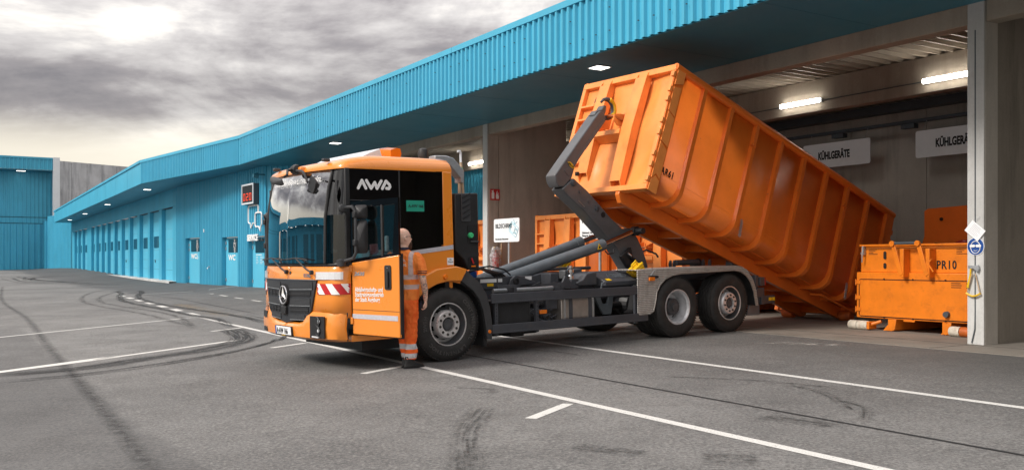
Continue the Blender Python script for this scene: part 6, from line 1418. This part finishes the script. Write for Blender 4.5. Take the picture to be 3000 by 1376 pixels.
def limb(mb, pts): # (x,y,z,r)
    P = smooth_path3([p[:3] for p in pts]); rr = []; n = len(pts)
    for i in range(n - 1):
        for j_ in range(4): rr.append(pts[i][3] + (pts[i + 1][3] - pts[i][3]) * j_ / 4)
    rr.append(pts[-1][3]); mb.tube(P, 0, 14, rr=rr)
    for p in (pts[0], pts[-1]):
        r = p[3]; rings(mb, [(p[0], p[1], p[2] - r * .95, r * .3, r * .3), (p[0], p[1], p[2] - r * .6, r * .78, r * .78), (p[0], p[1], p[2], r * .99, r * .99), (p[0], p[1], p[2] + r * .6, r * .78, r * .78), (p[0], p[1], p[2] + r * .95, r * .3, r * .3)], 12)
    return mb
def smooth_path3(pts, k=4):
    out = []; n = len(pts)
    for i in range(n - 1):
        p0, p1, p2, p3 = pts[max(i - 1, 0)], pts[i], pts[i + 1], pts[min(i + 2, n - 1)]
        for j_ in range(k):
            t = j_ / k; out.append(tuple(.5 * ((2 * p1[c]) + (-p0[c] + p2[c]) * t + (2 * p0[c] - 5 * p1[c] + 4 * p2[c] - p3[c]) * t * t + (-p0[c] + 3 * p1[c] - 3 * p2[c] + p3[c]) * t ** 3) for c in (0, 1, 2)))
    out.append(pts[-1]); return out
TX = bpy.data.textures.new('folds', 'CLOUDS'); TX.noise_scale = .085; TX.noise_depth = 2
def organic(mb, name, mat, parent, vox=.008, it=3, fold=0.):
    o = mb.obj(name, mat, parent, smooth=False)
    r = o.modifiers.new('r', 'REMESH'); r.mode = 'VOXEL'; r.voxel_size = vox; r.use_smooth_shade = True
    s = o.modifiers.new('s', 'SMOOTH'); s.iterations = it; s.factor = .5
    if fold: dm = o.modifiers.new('d', 'DISPLACE'); dm.texture = TX; dm.strength = fold; dm.mid_level = .5; dm.texture_coords = 'LOCAL'
    return o
HM_ = Matrix.Translation((.0, 0, 1.60)) @ Matrix.Rotation(R(-40), 4, 'Z') @ Matrix.Rotation(R(-4), 4, 'Y') @ Matrix.Translation((0, 0, -1.60))
b = MB()
rings(b, [(.015, 0, .90, .10, .14), (.01, 0, 1.0, .12, .155), (.02, 0, 1.10, .125, .15), (.01, 0, 1.25, .115, .165), (0, 0, 1.38, .11, .185), (0, 0, 1.47, .095, .18), (.0, 0, 1.53, .07, .12), (.0, 0, 1.57, .062, .068), (.01, 0, 1.64, .062, .063)], 24)
# skull and face
rings(b, [(.020, 0, 1.615, .055, .045), (.035, 0, 1.635, .075, .058), (.030, 0, 1.67, .088, .068), (.018, 0, 1.71, .097, .075), (.008, 0, 1.75, .102, .079), (.004, 0, 1.79, .100, .079), (.0, 0, 1.825, .085, .069), (-.002, 0, 1.85, .058, .048), (-.002, 0, 1.864, .022, .018)], 24, HM_)
rings(b, [(.118, 0, 1.695, .016, .016), (.125, 0, 1.705, .018, .015), (.112, 0, 1.73, .010, .008), (.104, 0, 1.745, .006, .006)], 10, HM_)
rings(b, [(.095, 0, 1.755, .012, .045), (.098, 0, 1.765, .012, .05), (.094, 0, 1.775, .008, .045)], 12, HM_)
for sy in (-1, 1):
    rings(b, [(.0, sy * .076, 1.69, .008, .008), (.0, sy * .080, 1.71, .015, .010), (-.004, sy * .082, 1.735, .019, .010), (-.004, sy * .080, 1.752, .013, .008)], 12, HM_)
# arms and legs
limb(b, [(0, -.19, 1.47, .062), (-.02, -.245, 1.36, .055), (-.035, -.275, 1.22, .047), (-.03, -.285, 1.15, .043), (0, -.288, 1.06, .044), (.035, -.285, .97, .034), (.05, -.28, .905, .027)])
limb(b, [(0, .19, 1.47, .062), (.04, .25, 1.40, .053), (.12, .30, 1.30, .046), (.19, .29, 1.28, .042), (.30, .26, 1.32, .038), (.40, .24, 1.36, .027)])
limb(b, [(.0, -.085, .92, .088), (.01, -.083, .72, .075), (.015, -.076, .50, .055), (.0, -.070, .33, .050), (-.01, -.064, .12, .036)])
limb(b, [(.0, .085, .92, .088), (.03, .07, .72, .075), (.07, .045, .50, .055), (.09, .03, .33, .050), (.10, .018, .12, .036)])
def hand(b, W3, curl, mirror=1):
    """local: x = palm thickness (towards body back), z down = along fingers"""
    def L(pts): b.tube([tuple(W3 @ Vector((p[0], p[1] * mirror, p[2]))) for p in pts], 0, 8, rr=[p[3] for p in pts])
    vs = []
    rings(b, [(0, 0, 0, .020, .026), (.0, 0, -.03, .017, .036), (.002, 0, -.06, .017, .042), (.004, 0, -.088, .015, .040), (.005, 0, -.098, .010, .034)], 14, W3)
    for i, (y, l_) in enumerate(((-.031, .062), (-.011, .075), (.010, .078), (.030, .070))):
        c_ = curl + .08 * i
        z0 = -.088; p = [(0.003, y, z0 + .01, .0105)]; x = .003; z = z0; an = .15
        for seg_, f_ in ((.45, .0102), (.32, .0094), (.23, .008)):
            an += c_; x += math.sin(an) * l_ * seg_; z -= math.cos(an) * l_ * seg_; p.append((x, y * 1.02, z, f_))
        L(p)
    L([(.0, -.024, -.022, .014), (.012, -.045, -.045, .0125), (.024, -.052, -.068, .011), (.034, -.050, -.088, .0085)] if False else [(.0, .026, -.022, .014), (.014, .045, -.045, .0125), (.024, .052, -.068, .011), (.032, .050, -.088, .0085)])
hand(b, Matrix.Translation((.052, -.28, .90)) @ Matrix.Rotation(R(-14), 4, 'Y') @ Matrix.Rotation(R(100), 4, 'Z'), .42)
hand(b, Matrix.Translation((.40, .24, 1.36)) @ Matrix.Rotation(R(-80), 4, 'Y'), .5, -1)
organic(b, 'body', M_SKIN, man, .0065, 2)
# eyes, beard, glasses
for sy in (-1, 1):
    e_ = MB(); rings(e_, [(.0, 0, -.011, .004, .004), (0, 0, -.007, .009, .009), (0, 0, 0, .0115, .0115), (0, 0, .007, .009, .009), (0, 0, .011, .004, .004)], 12, HM_ @ Matrix.Translation((.094, sy * .032, 1.745))); e_.obj('eye', M_WLET, man, smooth=True)
bd = MB(); rings(bd, [(.085, 0, 1.555, .020, .018), (.085, 0, 1.585, .038, .034), (.075, 0, 1.615, .052, .050), (.068, 0, 1.645, .060, .060), (.075, 0, 1.67, .052, .058), (.10, 0, 1.685, .028, .035)], 18, HM_)
organic(bd, 'beard', M_BEARD, man, .007, 2)
gl = MB(); q = lambda p: tuple(HM_ @ Vector(p))
for sy in (-1, 1): gl.tube([q((.118 - .006 * abs(math.cos(R(a))), sy * .034 + .026 * math.cos(R(a)), 1.745 + .018 * math.sin(R(a)))) for a in range(0, 391, 30)], .0022, 6); gl.tube([q((.112, sy * .062, 1.75)), q((.05, sy * .082, 1.752)), q((-.005, sy * .086, 1.75)), q((-.018, sy * .085, 1.735))], .0028, 6)
gl.tube([q((.12, -.01, 1.75)), q((.12, .01, 1.75))], .002, 6); gl.obj('glasses', M_BLACK, man)
sh = MB()
rings(sh, [(.02, 0, .905, .150, .190), (.02, 0, .94, .155, .195), (.03, 0, 1.02, .165, .195), (.035, 0, 1.10, .165, .190), (.02, 0, 1.22, .150, .190), (.005, 0, 1.35, .142, .205), (0, 0, 1.44, .125, .208), (0, 0, 1.50, .105, .190), (0, 0, 1.54, .082, .14), (0, 0, 1.57, .070, .085), (0, 0, 1.582, .066, .070)], 28)
limb(sh, [(0, -.185, 1.465, .082), (-.015, -.235, 1.38, .076), (-.03, -.268, 1.28, .068)]); limb(sh, [(0, .185, 1.465, .082), (.04, .245, 1.40, .074), (.09, .28, 1.33, .066)])
organic(sh, 'shirt', M_SHIRT, man, .010, 5, .030)
cl = MB(); cl.lathe([(.068, -.012), (.076, -.010), (.074, .022), (.066, .024)], (-.002, 0, 1.585), 'z', 24); cl.obj('collar', M_NAVY, man, smooth=True)
tr_ = MB(); rings(tr_, [(.01, 0, .80, .135, .165), (.01, 0, .88, .145, .178), (.015, 0, .96, .142, .18), (.02, 0, .99, .14, .178)], 24)
for sy, fx in ((-1, 0.0), (1, .02)):
    secs = []; rg = random.Random(sy + 5)
    for z, r in ((.90, .105), (.82, .108), (.72, .102), (.62, .094), (.52, .088), (.44, .084), (.36, .082), (.30, .083), (.24, .080), (.19, .084), (.15, .086), (.115, .080)):
        kk = sm(.9 - z, 0, .8); secs.append((.005 + (.105 * kk if sy > 0 else .02 * math.sin(3.1 * z)) + rg.uniform(-.006, .006), (-(.088 - .03 * (.9 - z)) if sy < 0 else .088 - .075 * kk), z, r * rg.uniform(.97, 1.05), r * rg.uniform(.93, 1.02)))
    rings(tr_, secs, 20)
organic(tr_, 'trousers', M_TROU, man, .011, 4, .050)
MB().prism([(.055, .80), (.12, .80), (.095, .895), (.06, .85)], 'y', -.212, -.19).obj('navy_pocket_patch', M_NAVY, man, bevel=.004)
MB().prism([(.06, .955), (.115, .905), (.12, .955)], 'y', -.215, -.19).obj('navy_pocket_edge', M_NAVY, man, bevel=.004)
for sy, yaw, fx in ((-1, -40, .0), (1, -22, .11)):
    FM = Matrix.Translation((fx, -.066 if sy < 0 else .022, 0)) @ Matrix.Rotation(R(yaw), 4, 'Z'); s_ = MB()
    rings(s_, [(.055, 0, .012, .150, .046), (.055, 0, .03, .152, .050), (.050, 0, .05, .142, .048), (.02, 0, .075, .108, .046), (-.01, 0, .10, .072, .046), (-.02, 0, .14, .060, .046), (-.02, 0, .165, .056, .044)], 24, FM)
    organic(s_, 'shoe', M_SHOE, man, .007, 3)
    so_ = MB(); rings(so_, [(.055, 0, .0, .158, .052), (.055, 0, .016, .160, .054)], 24, FM); so_.obj('sole', M_BLACK, man)
t_ = text('shirt_lettering', 'Umwelt.\nBewusst.\nSein.', .055, M_WLET, man, (0, 0, 0), rot=Matrix.Identity(4), w=.001, ext=.0006, lines=1.0)
t_.data.transform(Matrix.Translation((-.150, .10, 1.42)) @ Matrix(((0, 0, -1), (-1, 0, 0), (0, 1, 0))).to_4x4())
